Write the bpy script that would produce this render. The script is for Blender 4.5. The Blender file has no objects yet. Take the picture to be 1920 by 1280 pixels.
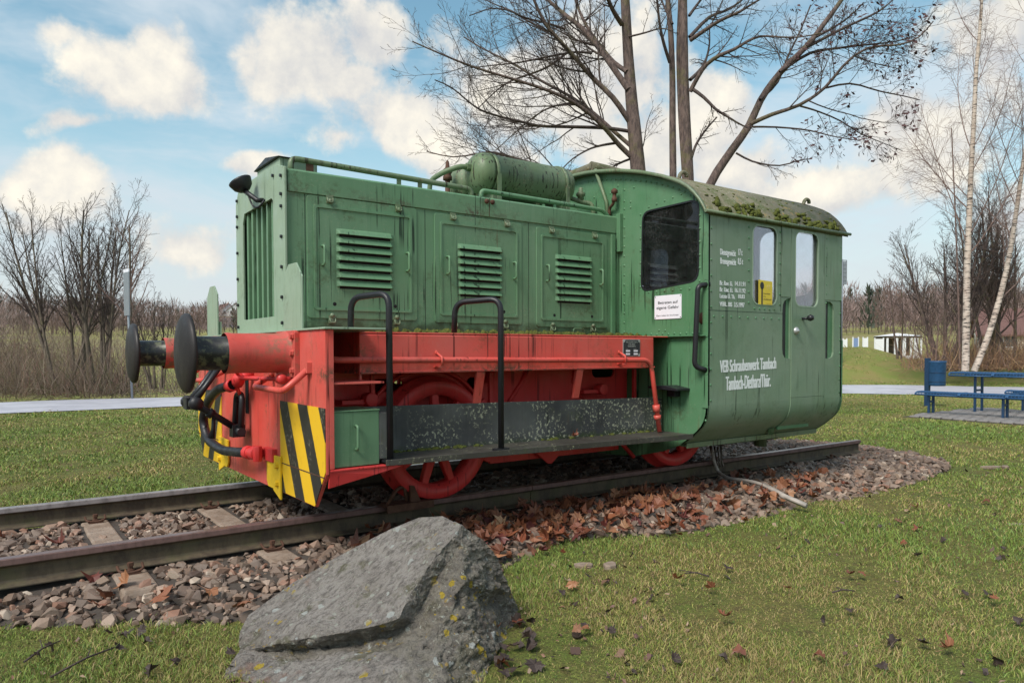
import bpy, bmesh, math, random
import numpy as np
from mathutils import Vector, Matrix, Euler
from mathutils.geometry import tessellate_polygon
R_ = math.radians
rnd = random.Random(7)
nrng = np.random.default_rng(11)
scene = bpy.context.scene
COL = scene.collection

# ------------------------------------------------------------------ camera
CAM = Vector((-1.54499, -5.33915, 1.05302))
YAW, PIT, ROL, FPX, PPX, PPY = 0.93572, -0.02694, -0.00262, 1372.19, 10.567, 56.604
Fv = Vector((math.cos(YAW)*math.cos(PIT), math.sin(YAW)*math.cos(PIT), math.sin(PIT)))
R0 = Vector((math.sin(YAW), -math.cos(YAW), 0)); U0 = R0.cross(Fv)
Rv = R0*math.cos(ROL)+U0*math.sin(ROL); Uv = -R0*math.sin(ROL)+U0*math.cos(ROL)
camd = bpy.data.cameras.new('camera'); cam = bpy.data.objects.new('camera', camd); COL.objects.link(cam)
cam.matrix_world = Matrix(((Rv.x, Uv.x, -Fv.x, CAM.x), (Rv.y, Uv.y, -Fv.y, CAM.y), (Rv.z, Uv.z, -Fv.z, CAM.z), (0, 0, 0, 1)))
camd.sensor_width = 36; camd.lens = 36*FPX/1920
camd.shift_x = -PPX/1920; camd.shift_y = PPY/1920
camd.clip_end = 5000; camd.clip_start = .05
scene.camera = cam
def ray(x, y):                       # direction (unit depth along the view axis) from survey measurements
    return Fv + Rv*((x-960-PPX)/FPX) - Uv*((y-640-PPY)/FPX)
def at_depth(x, y, d): return CAM + ray(x, y)*d
def on_plane(x, y, ax, v):
    r = ray(x, y); return CAM + r*((v-CAM[ax])/r[ax])

# ------------------------------------------------------------------ light
scene.view_settings.view_transform = 'Standard'; scene.view_settings.look = 'None'
scene.view_settings.gamma = 1; scene.view_settings.use_curve_mapping = False
scene.view_settings.exposure = 1.40
SUN_AZ = math.atan2(-0.95, -0.30)    # x,y of the direction to the sun
SUN_EL = R_(48)
sund = bpy.data.lights.new('sun', 'SUN'); sun = bpy.data.objects.new('sun', sund); COL.objects.link(sun)
sund.energy = 1.5; sund.angle = R_(24); sund.color = (1, .95, .87)
sdir = Vector((math.sin(SUN_AZ)*math.cos(SUN_EL), math.cos(SUN_AZ)*math.cos(SUN_EL), math.sin(SUN_EL)))
sun.rotation_euler = sdir.to_track_quat('Z', 'Y').to_euler()
sun.location = (0, 0, 30)

# ------------------------------------------------------------------ node helper
class NT:
    def __init__(s, tree): s.t = tree; s.N = tree.nodes; s.L = tree.links
    def put(s, sock, v):
        if isinstance(v, bpy.types.NodeSocket): s.L.new(v, sock)
        elif isinstance(v, (tuple, list)) and sock.type == 'RGBA' and len(v) == 3: sock.default_value = (*v, 1)
        else: sock.default_value = v
    def node(s, typ, ins={}, **kw):
        n = s.N.new(typ)
        for k, v in kw.items(): setattr(n, k, v)
        for k, v in ins.items(): s.put(n.inputs[k], v)
        return n
    def m(s, op, a, b=None, c=None, clamp=False):
        n = s.N.new('ShaderNodeMath'); n.operation = op; n.use_clamp = clamp
        s.put(n.inputs[0], a)
        if b is not None: s.put(n.inputs[1], b)
        if c is not None: s.put(n.inputs[2], c)
        return n.outputs[0]
    def vm(s, op, a, b=None):
        n = s.N.new('ShaderNodeVectorMath'); n.operation = op; s.put(n.inputs[0], a)
        if b is not None: s.put(n.inputs[1], b)
        return n.outputs['Value'] if op in ('LENGTH', 'DOT_PRODUCT') else n.outputs[0]
    def mix(s, f, a, b, mode='MIX'):
        n = s.N.new('ShaderNodeMix'); n.data_type = 'RGBA'; n.blend_type = mode
        s.put(n.inputs[0], f); s.put(n.inputs[6], a); s.put(n.inputs[7], b); return n.outputs[2]
    def ss(s, v, lo, hi, a=0., b=1.):          # smoothstep
        n = s.N.new('ShaderNodeMapRange'); n.interpolation_type = 'SMOOTHSTEP'
        s.put(n.inputs[0], v); s.put(n.inputs[1], lo); s.put(n.inputs[2], hi); s.put(n.inputs[3], a); s.put(n.inputs[4], b)
        return n.outputs[0]
    def noise(s, co, scale, detail=3., rough=.55, dist=0.):
        n = s.N.new('ShaderNodeTexNoise'); s.put(n.inputs['Vector'], co); s.put(n.inputs['Scale'], scale)
        s.put(n.inputs['Detail'], detail); s.put(n.inputs['Roughness'], rough); s.put(n.inputs['Distortion'], dist)
        return n.outputs[0]
    def noisec(s, co, scale, detail=2.):
        n = s.N.new('ShaderNodeTexNoise'); s.put(n.inputs['Vector'], co); s.put(n.inputs['Scale'], scale); s.put(n.inputs['Detail'], detail)
        return n.outputs[1]
    def vor(s, co, scale, feature='F1', rand=1.):
        n = s.N.new('ShaderNodeTexVoronoi'); n.feature = feature; s.put(n.inputs['Vector'], co); s.put(n.inputs['Scale'], scale)
        s.put(n.inputs['Randomness'], rand)
        return n
    def mapv(s, co, scale=(1, 1, 1), loc=(0, 0, 0), rot=(0, 0, 0)):
        n = s.N.new('ShaderNodeMapping'); s.put(n.inputs['Vector'], co); n.inputs['Scale'].default_value = scale
        n.inputs['Location'].default_value = loc; n.inputs['Rotation'].default_value = rot
        return n.outputs[0]
    def obj(s): return s.N.new('ShaderNodeTexCoord').outputs['Object']
    def sep(s, v):
        n = s.N.new('ShaderNodeSeparateXYZ'); s.put(n.inputs[0], v); return n.outputs
    def ramp(s, f, stops):
        n = s.N.new('ShaderNodeValToRGB'); s.put(n.inputs[0], f); e = n.color_ramp.elements
        while len(e) < len(stops): e.new(.5)
        for k, (p, c) in enumerate(stops): e[k].position = p; e[k].color = (*c, 1)
        return n.outputs[0]
def mat(name):
    m = bpy.data.materials.new(name); m.use_nodes = True
    t = NT(m.node_tree); t.b = m.node_tree.nodes['Principled BSDF']; t.mat = m
    t.b.inputs['Specular IOR Level'].default_value = .4
    return t
def bump(t, h, strength=.3, dist=.01):
    n = t.node('ShaderNodeBump', {'Height': h, 'Strength': strength, 'Distance': dist}); t.put(t.b.inputs['Normal'], n.outputs[0])

# ------------------------------------------------------------------ world sky with clouds
world = bpy.data.worlds.new('World'); scene.world = world; world.use_nodes = True
W = NT(world.node_tree); W.N.clear()
SKY_S = .056
co = W.node('ShaderNodeTexCoord').outputs['Generated']
sky = W.node('ShaderNodeTexSky', sky_type='NISHITA'); sky.sun_disc = False
sky.sun_elevation = SUN_EL; sky.sun_rotation = SUN_AZ; sky.altitude = 300; sky.air_density = 1.2; sky.dust_density = .6; sky.ozone_density = 1.6
el = W.sep(co)[2]
# domain warp gives the billowing outlines
warp = W.noisec(co, 6.0, 3.)
cw = W.vm('ADD', co, W.vm('MULTIPLY', W.vm('SUBTRACT', warp, (.5, .5, .5)), (.07, .07, .07)))
fine = W.noise(co, 9., 9., .60)
BL = [  # cumulus: pixel centre, half sizes in photo pixels
 (275,140,160,85,1.05),(180,120,80,50,.75),(560,135,170,90,1.1),(690,80,85,75,1),(480,110,80,60,.9),(650,160,120,70,.9),(755,235,185,95,1.05),(850,300,100,60,.9),(640,270,95,50,.6),
 (115,335,125,80,1),(30,350,60,50,.9),(365,462,105,62,.95),(150,222,120,24,.7),(1040,175,260,135,1.15),(960,300,160,60,.9),(1180,270,190,100,1.1),
 (1330,230,110,90,1),(1500,360,230,62,1),(1420,330,150,70,1),(1715,262,150,95,1.1),(1660,340,150,60,.7),(1880,90,140,260,.8),(110,70,55,28,.6),(40,420,90,40,.5),(480,320,70,22,.55),
 (1910,420,150,110,.7)]
dens = None
for (x, y, sx, sy, wgt) in BL:
    c = ray(x, y); nrm = c.length; c = c.normalized()
    r = Rv.cross(c).cross(Rv)*0+ (Rv - c*Rv.dot(c)).normalized(); u = r.cross(c)
    u = c.cross(r)*-1
    mr = Matrix((r, u, c)).transposed().to_euler()
    mp = W.node('ShaderNodeMapping', {'Vector': cw}, vector_type='TEXTURE')
    mp.inputs['Location'].default_value = c; mp.inputs['Rotation'].default_value = mr
    mp.inputs['Scale'].default_value = (sx/FPX/nrm, sy/FPX/nrm, .6)
    v = W.m('MULTIPLY', W.m('SUBTRACT', 1., W.vm('LENGTH', mp.outputs[0])), wgt)
    dens = v if dens is None else W.m('SMOOTH_MAX', dens, v, .12)
# the sky beyond the frame carries the same broken cumulus
gen = W.noise(W.mapv(cw, (1, 1, 1.9)), 2.6, 4., .5)
gen = W.m('SUBTRACT', W.m('MULTIPLY', gen, 4.), 2.05)
fr = W.ss(W.vm('DOT_PRODUCT', co, ray(900, 300).normalized()), .72, .86)
gen = W.m('SUBTRACT', gen, W.m('MULTIPLY', fr, 4.))
dens = W.m('MAXIMUM', dens, gen)
vb = W.vor(cw, 15.); bil = W.m('SUBTRACT', .45, vb.outputs['Distance'])
dd = W.m('ADD', dens, W.m('ADD', W.m('MULTIPLY', W.m('SUBTRACT', fine, .5), 2.3), W.m('MULTIPLY', bil, .30)))
mask = W.ss(dd, .13, .58)
# lit tops, grey undersides
up = W.vm('ADD', co, (-.012, -.006, .03))
fine2 = W.noise(up, 9., 9., .60)
warm_l = W.m('ADD', .52, W.m('MULTIPLY', W.m('SUBTRACT', fine, fine2), 2.0))
core = W.ss(dd, .35, 1.1)
lit = W.m('ADD', warm_l, W.m('MULTIPLY', core, .20), clamp=True)
big = W.noise(co, 4.5, 3.)
lit = W.m('MULTIPLY', lit, W.ss(big, .25, .6, .62, 1.))
ccol = W.mix(lit, (3.8, 4.0, 4.35), (7.3, 6.85, 5.9))
# thin high veil
veil = W.ss(W.noise(W.mapv(cw, (1, 1, 3.2)), 4.2, 5., .6), .34, .74, 0., .78)
base = W.mix(1., sky.outputs[0], (1.02, 1.24, 1.06), 'MULTIPLY')
base = W.mix(veil, base, (5.0, 5.5, 5.9))
hz = W.ss(el, .02, .34, .92, .0)
base = W.mix(hz, base, (4.7, 4.95, 5.35))
full = W.mix(mask, base, ccol)
bg = W.node('ShaderNodeBackground', {'Color': full, 'Strength': SKY_S})
out = W.node('ShaderNodeOutputWorld'); W.L.new(bg.outputs[0], out.inputs[0])

# ------------------------------------------------------------------ mesh helper
def rr(x0, x1, z0, z1, r, n=5):
    P = []
    for cx, cz, a0 in ((x1-r, z1-r, 0), (x0+r, z1-r, 90), (x0+r, z0+r, 180), (x1-r, z0+r, 270)):
        for k in range(n+1):
            a = R_(a0+90*k/n); P.append((cx+r*math.cos(a), cz+r*math.sin(a)))
    return P
class MB:
    def __init__(s): s.v = []; s.f = []; s.s = []; s.mi = []; s.cur = 0
    def add(s, vs, fs, smooth=False):
        o = len(s.v); s.v += [tuple(q) for q in vs]
        for f in fs: s.f.append([o+i for i in f]); s.s.append(smooth); s.mi.append(s.cur)
        return s
    def box(s, x0, x1, y0, y1, z0, z1):
        v = [(x, y, z) for x in (x0, x1) for y in (y0, y1) for z in (z0, z1)]
        return s.add(v, [(0,1,3,2),(4,6,7,5),(0,4,5,1),(2,3,7,6),(0,2,6,4),(1,5,7,3)])
    def hexa(s, a, b):    # two quads -> hexahedron
        return s.add(list(a)+list(b), [(3,2,1,0),(4,5,6,7),(0,1,5,4),(1,2,6,5),(2,3,7,6),(3,0,4,7)])
    def prism(s, poly, d0, d1, ax, holes=()):
        """polygon (2-D) with holes, extruded along axis ax from d0 to d1"""
        loops = [list(poly)]+[list(h) for h in holes]
        def P(q, d): return {'x': (d, q[0], q[1]), 'y': (q[0], d, q[1]), 'z': (q[0], q[1], d)}[ax]
        if holes: tris = tessellate_polygon([[Vector((q[0], q[1], 0)) for q in L] for L in loops])
        else: tris = [tuple(range(len(poly)))]
        flat = [q for L in loops for q in L]; n = len(flat)
        fs = [tuple(t) for t in tris]+[tuple(n+i for i in reversed(t)) for t in tris]
        o = 0
        for L in loops:
            k = len(L)
            for i in range(k):
                a, b = o+i, o+(i+1) % k; fs.append((a, b, b+n, a+n))
            o += k
        return s.add([P(q, d0) for q in flat]+[P(q, d1) for q in flat], fs)
    def tube(s, pts, r, n=10, caps=True, smooth=True):
        pts = [Vector(p) for p in pts]; m = len(pts)
        rad = r if isinstance(r, (list, tuple)) else [r]*m
        T = [(pts[min(i+1, m-1)]-pts[max(i-1, 0)]).normalized() for i in range(m)]
        up = Vector((0, 0, 1)) if abs(T[0].z) < .9 else Vector((1, 0, 0))
        A = (up-T[0]*up.dot(T[0])).normalized(); vs = []
        for i in range(m):
            A = (A-T[i]*A.dot(T[i])).normalized(); B = T[i].cross(A)
            for k in range(n):
                a = 2*math.pi*k/n; vs.append(pts[i]+(A*math.cos(a)+B*math.sin(a))*rad[i])
        fs = [(i*n+k, i*n+(k+1) % n, (i+1)*n+(k+1) % n, (i+1)*n+k) for i in range(m-1) for k in range(n)]
        s.add(vs, fs, smooth)
        if caps:
            o = len(s.v)-m*n
            s.f.append([o+k for k in reversed(range(n))]); s.s.append(False); s.mi.append(s.cur)
            s.f.append([o+(m-1)*n+k for k in range(n)]); s.s.append(False); s.mi.append(s.cur)
        return s
    def lathe(s, prof, org, axis, n=24, smooth=True):
        """profile [(radius, distance along axis)]"""
        ax = Vector(axis).normalized(); up = Vector((0, 0, 1)) if abs(ax.z) < .9 else Vector((1, 0, 0))
        A = (up-ax*up.dot(ax)).normalized(); B = ax.cross(A); org = Vector(org); vs = []; m = len(prof)
        for (r, h) in prof:
            for k in range(n):
                a = 2*math.pi*k/n; vs.append(org+ax*h+(A*math.cos(a)+B*math.sin(a))*max(r, 1e-4))
        fs = [(i*n+k, i*n+(k+1) % n, (i+1)*n+(k+1) % n, (i+1)*n+k) for i in range(m-1) for k in range(n)]
        return s.add(vs, fs, smooth)
    def build(s, name, mt, parent=None, bevel=0., recalc=True, seg=2):
        me = bpy.data.meshes.new(name); me.from_pydata(s.v, [], s.f)
        if recalc:
            bm = bmesh.new(); bm.from_mesh(me); bmesh.ops.recalc_face_normals(bm, faces=bm.faces); bm.to_mesh(me); bm.free()
        me.polygons.foreach_set('use_smooth', s.s)
        for q in (mt if isinstance(mt, (list, tuple)) else [mt]): me.materials.append(q)
        if any(s.mi): me.polygons.foreach_set('material_index', s.mi)
        o = bpy.data.objects.new(name, me); COL.objects.link(o)
        if parent is not None: o.parent = parent
        if bevel:
            b = o.modifiers.new('edge', 'BEVEL'); b.width = bevel; b.segments = seg; b.limit_method = 'ANGLE'; b.angle_limit = R_(40)
        return o
def bend(pts, r, k=5):     # round the corners of a polyline
    P = [Vector(p) for p in pts]; out = [P[0]]
    for i in range(1, len(P)-1):
        a = (P[i-1]-P[i]); b = (P[i+1]-P[i]); q = min(r, a.length*.49, b.length*.49)
        A = P[i]+a.normalized()*q; B = P[i]+b.normalized()*q
        for j in range(k+1):
            t = j/k; out.append(A*(1-t)**2+P[i]*2*t*(1-t)+B*t*t)
    return out+[P[-1]]
def thing(name, label, cat, loc=(0, 0, 0), rz=0, group=None):
    o = bpy.data.objects.new(name, None); COL.objects.link(o); o.location = loc; o.rotation_euler = (0, 0, rz)
    o['label'] = label; o['category'] = cat
    if group: o['group'] = group
    return o
def tag(o, label, cat, group=None):
    o['label'] = label; o['category'] = cat
    if group: o['group'] = group
    return o
def structure(o): o['kind'] = 'structure'; return o
def stuff(o): o['kind'] = 'stuff'; return o
def copy_tree(o, parent=None):
    c = o.copy(); COL.objects.link(c); c.parent = parent
    for ch in list(o.children): copy_tree(ch, c)
    return c
def raw_mesh(name, V, F, mt, parent=None, smooth=False, cols=None, n=3):
    """numpy verts (N,3) and faces (M,n) straight into a mesh; cols = per-point colour"""
    me = bpy.data.meshes.new(name); V = np.asarray(V, np.float32); F = np.asarray(F, np.int32)
    me.vertices.add(len(V)); me.vertices.foreach_set('co', V.ravel())
    me.loops.add(F.size); me.loops.foreach_set('vertex_index', F.ravel())
    me.polygons.add(len(F)); me.polygons.foreach_set('loop_start', np.arange(0, F.size, n, dtype=np.int32))
    me.polygons.foreach_set('loop_total', np.full(len(F), n, np.int32))
    me.polygons.foreach_set('use_smooth', np.full(len(F), smooth, bool))
    me.update(calc_edges=True)
    if cols is not None:
        a = me.color_attributes.new('tint', 'FLOAT_COLOR', 'POINT')
        c = np.ones((len(V), 4), np.float32); c[:, :3] = cols; a.data.foreach_set('color', c.ravel())
    me.materials.append(mt)
    o = bpy.data.objects.new(name, me); COL.objects.link(o)
    if parent is not None: o.parent = parent
    return o
_txt = {}
def text_mesh(name, body, rect, face, depth, mt, parent, bold=0., thick=0.):
    """lettering fitted to a rectangle (a0,a1,z0,z1) on a face: 'side' = plane y=depth seen from -y, 'front' = plane x=depth seen from -x"""
    cu = bpy.data.curves.new(name, 'FONT'); cu.body = body; cu.size = 1; cu.offset = bold; cu.extrude = .0
    t = bpy.data.objects.new('t', cu); COL.objects.link(t); bpy.context.view_layer.update()
    me = bpy.data.meshes.new_from_object(t.evaluated_get(bpy.context.evaluated_depsgraph_get()))
    COL.objects.unlink(t); bpy.data.objects.remove(t); bpy.data.curves.remove(cu)
    n = len(me.vertices); c = np.empty(n*3, np.float32); me.vertices.foreach_get('co', c); c = c.reshape(-1, 3)
    mn, mx = c.min(0), c.max(0); a0, a1, z0, z1 = rect[:4]; sl = rect[4] if len(rect) > 4 else 0.
    u = (c[:, 0]-mn[0])/(mx[0]-mn[0]); A = a0+u*(a1-a0); Z = z0+(c[:, 1]-mn[1])/(mx[1]-mn[1])*(z1-z0)+sl*u
    fs = [tuple(p.vertices) for p in me.polygons]; V, F = [], []
    for q, sh in enumerate((0., 1., -1.) if thick else (0.,)):     # heavier strokes: the same outline set down again a hair to each side
        D = np.full(n, depth+.00025*q*(1 if face == 'side' else 1)); o = np.stack([A+sh*thick, D, Z] if face == 'side' else [D, A+sh*thick, Z], 1); V.append(o); F += [tuple(i+q*n for i in f) for f in fs]
    me = bpy.data.meshes.new(name); me.from_pydata(np.vstack(V).tolist(), [], F)
    me.materials.clear(); me.materials.append(mt)
    ob = bpy.data.objects.new(name, me); COL.objects.link(ob); ob.parent = parent
    return ob
# ------------------------------------------------------------------ materials
def paint(name, base, dark=None, streak=.35, lichen=.0, rust=.3, moss=.0, mossz=None, rough=.42, alg=(.06, .075, .03), fade=.25, liccol=(.42, .42, .30), licm=(.44, .62), band=None, lics=55., lict=(.56, .64)):
    """weathered enamel: faded patches, run streaks, chips of rust, algae and lichen"""
    t = mat(name); c = t.obj()
    base = Vector(base); dk = dark or tuple(base*.55)
    n1 = t.noise(c, 1.7, 4.); col = t.mix(t.ss(n1, .35, .7, 0, min(1, fade*1.6)), tuple(base), tuple(base*.72+Vector((.09, .095, .085))))
    n2 = t.noise(t.mapv(c, (9, 9, .8)), 1.6, 5., .65)
    col = t.mix(t.ss(n2, .54, .74, 0, streak), col, dk)
    run = t.noise(t.mapv(c, (42, 42, .9), (3, 1, 7)), 1., 2., .5); runm = t.noise(c, 2.2, 2.)
    rn = t.m('MULTIPLY', t.ss(run, .60, .66), t.ss(runm, .46, .60)); col = t.mix(t.m('MULTIPLY', rn, streak*1.9, clamp=True), col, tuple(Vector(dk)*.42))
    ws = t.noise(t.mapv(c, (14, 14, .7), (5, 2, 1)), 1., 4., .6); col = t.mix(t.ss(ws, .56, .74, 0, streak*.5), col, tuple(base*.8+Vector((.10, .105, .09))))
    rr_ = t.m('MULTIPLY', t.ss(t.noise(t.mapv(c, (30, 30, 1.6), (1, 8, 2)), 1., 3., .6), .62, .70), t.ss(t.noise(c, 1.9, 3.), .52, .66)); col = t.mix(t.m('MULTIPLY', rr_, rust, clamp=True), col, (.13, .065, .03))
    sp = t.noise(c, 38., 4., .7); col = t.mix(t.ss(sp, .66, .74, 0, rust), col, (.10, .055, .03))
    if alg is not None:
        a = t.m('MULTIPLY', t.ss(t.noise(c, 3.1, 6., .7), .52, .68), t.ss(t.noise(c, 26., 4., .7), .42, .6)); col = t.mix(t.m('MULTIPLY', a, .55 if moss else .25), col, alg)
    if mossz:
        z = t.sep(c)[2]; w = t.m('ADD', z, t.m('MULTIPLY', t.m('SUBTRACT', t.noise(c, 9., 5., .7), .5), mossz[2]))
        col = t.mix(t.ss(w, mossz[1], mossz[0], 0, .85), col, (.035, .05, .018))
    if band:
        z = t.sep(c)[2]; g = t.m('SUBTRACT', 1., t.m('DIVIDE', t.m('ABSOLUTE', t.m('SUBTRACT', z, band[0])), band[1]), clamp=True); w2 = t.m('MULTIPLY', t.m('MULTIPLY', g, t.ss(t.noise(c, 2.3, 3.), .42, .62)), t.ss(t.noise(c, 30., 5., .7), .40, .58)); col = t.mix(w2, col, (.075, .06, .035))
    if lichen:
        l = t.m('MULTIPLY', t.ss(t.noise(c, lics, 5., .65), *lict), t.ss(t.noise(c, 2.6, 3., .6), *licm)); col = t.mix(t.m('MULTIPLY', l, lichen), col, liccol)
    t.put(t.b.inputs['Base Color'], col)
    t.put(t.b.inputs['Roughness'], t.ss(t.noise(c, 6., 4.), .3, .7, rough-.08, rough+.2))
    h = t.m('ADD', t.m('MULTIPLY', t.noise(c, 2.4, 2.), 2.2), t.m('MULTIPLY', t.noise(c, 70., 3.), .10))
    bump(t, h, .55, .008)
    return t.mat
def plain(name, col, rough=.5, metal=0., var=.25, scale=14., bumpy=.15):
    t = mat(name); c = t.obj(); n = t.noise(c, scale, 4., .6)
    t.put(t.b.inputs['Base Color'], t.mix(t.ss(n, .3, .75, 0, var*2), col, tuple(Vector(col)*.55)))
    t.put(t.b.inputs['Roughness'], t.ss(n, .3, .7, rough-.06, rough+.12)); t.b.inputs['Metallic'].default_value = metal
    if bumpy: bump(t, t.noise(c, scale*5, 3.), bumpy, .004)
    return t.mat
G = (.112, .235, .125); RD = (.64, .070, .052); BK = (.018, .018, .022)
M = {}
M['green'] = paint('green_enamel', G, (.045, .115, .055), .6, lichen=.16, moss=1, rust=.5, mossz=(1.19, 1.33, .28), band=(2.13, .07))
M['green_cab'] = paint('green_cab_enamel', (.080, .20, .098), (.036, .11, .05), .6, rust=.5, lichen=.10, moss=1)
M['green_side'] = paint('green_side_enamel', (.155, .235, .15), (.09, .15, .09), .42, lichen=.10, fade=.45, rust=.45)
M['green_pale'] = paint('green_pale_enamel', (.27, .36, .26), (.10, .18, .10), .35, rust=.5, fade=.2)
M['green_top'] = paint('green_weathered', (.120, .175, .090), (.075, .075, .042), .8, lichen=.6, moss=1, rust=.85, liccol=(.30, .25, .17), licm=(.38, .55), fade=.5)
M['green_box'] = paint('green_box_enamel', (.095, .20, .105), None, .15, lichen=.12, rust=.1, fade=.15)
M['red'] = paint('red_enamel', RD, (.30, .034, .026), .5, rust=.45, moss=.8, lichen=.10, fade=.34, band=(.93, .06))
M['red_dark'] = paint('red_frame_enamel', (.60, .036, .036), (.28, .014, .018), .35, rust=.25, fade=.10)
M['red_buffer'] = paint('red_buffer_enamel', (.52, .065, .05), (.20, .05, .035), .4, lichen=.85, rust=.6, moss=1, liccol=(.17, .13, .075), licm=(.40, .56), lics=17., lict=(.45, .60))
M['black'] = plain('black_enamel', BK, .38, var=.2)
M['black_lichen'] = paint('black_step_enamel', (.030, .030, .034), (.012, .012, .014), .5, lichen=.95, rust=.35, moss=1, rough=.45, liccol=(.36, .36, .26), fade=.5, licm=(.40, .55), lics=42., lict=(.535, .62), mossz=(.39, .45, .14))
M['tread'] = paint('step_tread_plate', (.040, .034, .028), (.015, .013, .011), .2, lichen=.8, rust=.5, moss=1, rough=.5, liccol=(.32, .32, .20), fade=.2)
M['shaft'] = paint('buffer_shaft_grease', (.018, .018, .02), None, .2, lichen=.8, rust=.2, licm=(.38, .55), lics=24., lict=(.46, .6), liccol=(.15, .16, .09), fade=.0, rough=.3)
M['disc'] = plain('buffer_steel', (.024, .019, .019), .5, .1, .4, 6.)
M['dark'] = plain('dark_recess', (.008, .008, .009), .8, var=0, bumpy=0)
M['interior'] = plain('cab_interior_paint', (.10, .11, .095), .6)
M['rust'] = plain('rusty_iron', (.115, .055, .035), .75, .1, .4, 20.)
M['white'] = plain('white_lettering', (.80, .82, .82), .5, var=.12, scale=60, bumpy=0)
M['sign_white'] = plain('white_sign_plate', (.78, .78, .84), .35, var=.06, bumpy=0)
M['ink'] = plain('black_print', (.03, .03, .035), .5, var=0, bumpy=0)
M['yellow'] = plain('yellow_enamel', (.78, .50, .02), .45, var=.15)
M['sign_yellow'] = plain('yellow_print', (.74, .55, .05), .5, var=.08)
M['moss'] = plain('moss_cushion', (.095, .11, .018), .9, var=.5, scale=40, bumpy=.5)
M['cable'] = plain('pale_plastic_hose', (.42, .37, .33), .5, var=.3)
M['plate_metal'] = plain('nameplate_metal', (.55, .55, .55), .35, .6, .2)
def stripes():
    t = mat('hazard_stripes'); c = t.obj(); s = t.sep(c)
    yy = t.m('ABSOLUTE', s[1])
    ph = t.m('SUBTRACT', yy, t.m('MULTIPLY', t.m('SUBTRACT', .74, s[2]), .50))
    ph = t.m('ADD', ph, t.m('MULTIPLY', t.m('SUBTRACT', t.noise(c, 30., 3.), .5), .008))
    fr = t.m('FRACT', t.m('DIVIDE', t.m('SUBTRACT', ph, .845), .335))
    k = t.ss(fr, .51, .53)
    wr = t.m('MULTIPLY', t.ss(t.noise(c, 46., 4., .7), .56, .63), t.ss(t.noise(c, 4., 3.), .45, .6))
    y = t.mix(t.ss(t.noise(c, 20., 4.), .55, .8, 0, .5), (.78, .47, .018), (.5, .26, .02))
    b = t.mix(t.m('MULTIPLY', wr, .6), (.030, .028, .024), (.30, .27, .2))
    t.put(t.b.inputs['Base Color'], t.mix(k, y, b)); t.b.inputs['Roughness'].default_value = .45
    bump(t, t.noise(c, 40., 3.), .15, .003)
    return t.mat
M['stripes'] = stripes()
def glass(name, dust, tint=(.5, .52, .52), refl=.25, drops=0.):
    t = mat(name); c = t.obj(); t.N.remove(t.b)
    o = [n for n in t.N if n.type == 'OUTPUT_MATERIAL'][0]
    tr = t.node('ShaderNodeBsdfTransparent', {'Color': tint}); gl = t.node('ShaderNodeBsdfGlossy', {'Color': (.9, .9, .95), 'Roughness': .03})
    df = t.node('ShaderNodeBsdfDiffuse', {'Color': (.50, .50, .50)})
    fr = t.node('ShaderNodeFresnel', {'IOR': 1.45})
    a = t.node('ShaderNodeMixShader', {0: t.m('MULTIPLY', fr.outputs[0], refl*4, clamp=True)}); t.L.new(tr.outputs[0], a.inputs[1]); t.L.new(gl.outputs[0], a.inputs[2])
    d = t.ss(t.noise(c, 7., 5., .65), .35, .75, dust*.4, dust)
    if drops:
        dr = t.m('MULTIPLY', t.ss(t.noise(t.mapv(c, (1, 1, .35)), 120., 2.), .55, .62), t.ss(t.noise(c, 3.5, 3.), .45, .65)); d = t.m('ADD', d, t.m('MULTIPLY', dr, drops), clamp=True)
    b = t.node('ShaderNodeMixShader', {0: d}); t.L.new(a.outputs[0], b.inputs[1]); t.L.new(df.outputs[0], b.inputs[2])
    t.L.new(b.outputs[0], o.inputs[0]); return t.mat
M['glass_dark'] = glass('dirty_cab_glass', .03, (.22, .24, .27), .22, .06)
M['glass_side'] = glass('fogged_side_glass', .07, (.99, .99, 1.), .12)
def roofm():
    t = mat('mossy_roof_felt'); c = t.obj()
    col = t.mix(t.ss(t.noise(c, 4., 5., .7), .35, .65), (.135, .125, .085), (.19, .175, .12))
    col = t.mix(t.ss(t.noise(c, 9., 5., .7), .46, .62, 0, .85), col, (.085, .105, .042))
    l = t.m('MULTIPLY', t.ss(t.noise(c, 22., 4., .7), .55, .62), t.ss(t.noise(c, 2.5, 3.), .46, .62)); col = t.mix(t.m('MULTIPLY', l, .75), col, (.36, .23, .055))
    col = t.mix(t.ss(t.noise(c, 48., 3.), .6, .68, 0, .6), col, (.36, .35, .29))
    t.put(t.b.inputs['Base Color'], col); t.b.inputs['Roughness'].default_value = .85
    bump(t, t.noise(c, 30., 5., .7), .7, .012); return t.mat
M['roof'] = roofm()
def stone_mat(name, attr, wetr=.55):
    t = mat(name); c = t.obj()
    if attr: rv = t.sep(t.node('ShaderNodeAttribute', attribute_name='tint').outputs['Color'])[0]
    else: rv = t.node('ShaderNodeObjectInfo').outputs['Random']
    col = t.ramp(rv, [(0, (.085, .056, .042)), (.3, (.215, .150, .112)), (.55, (.145, .108, .088)), (.75, (.30, .22, .165)), (.9, (.27, .14, .095)), (1, (.48, .40, .32))])
    col = t.mix(t.ss(t.noise(c, 24., 4., .6), .35, .7, 0, .55), col, t.mix(1., col, (.55, .5, .48), 'MULTIPLY'))
    t.put(t.b.inputs['Base Color'], col); t.b.inputs['Roughness'].default_value = wetr; bump(t, t.noise(c, 60., 4.), .4, .004)
    return t.mat
M['stone'] = stone_mat('ballast_stone', False); M['stone_mass'] = stone_mat('ballast_stone_mass', True)
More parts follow.
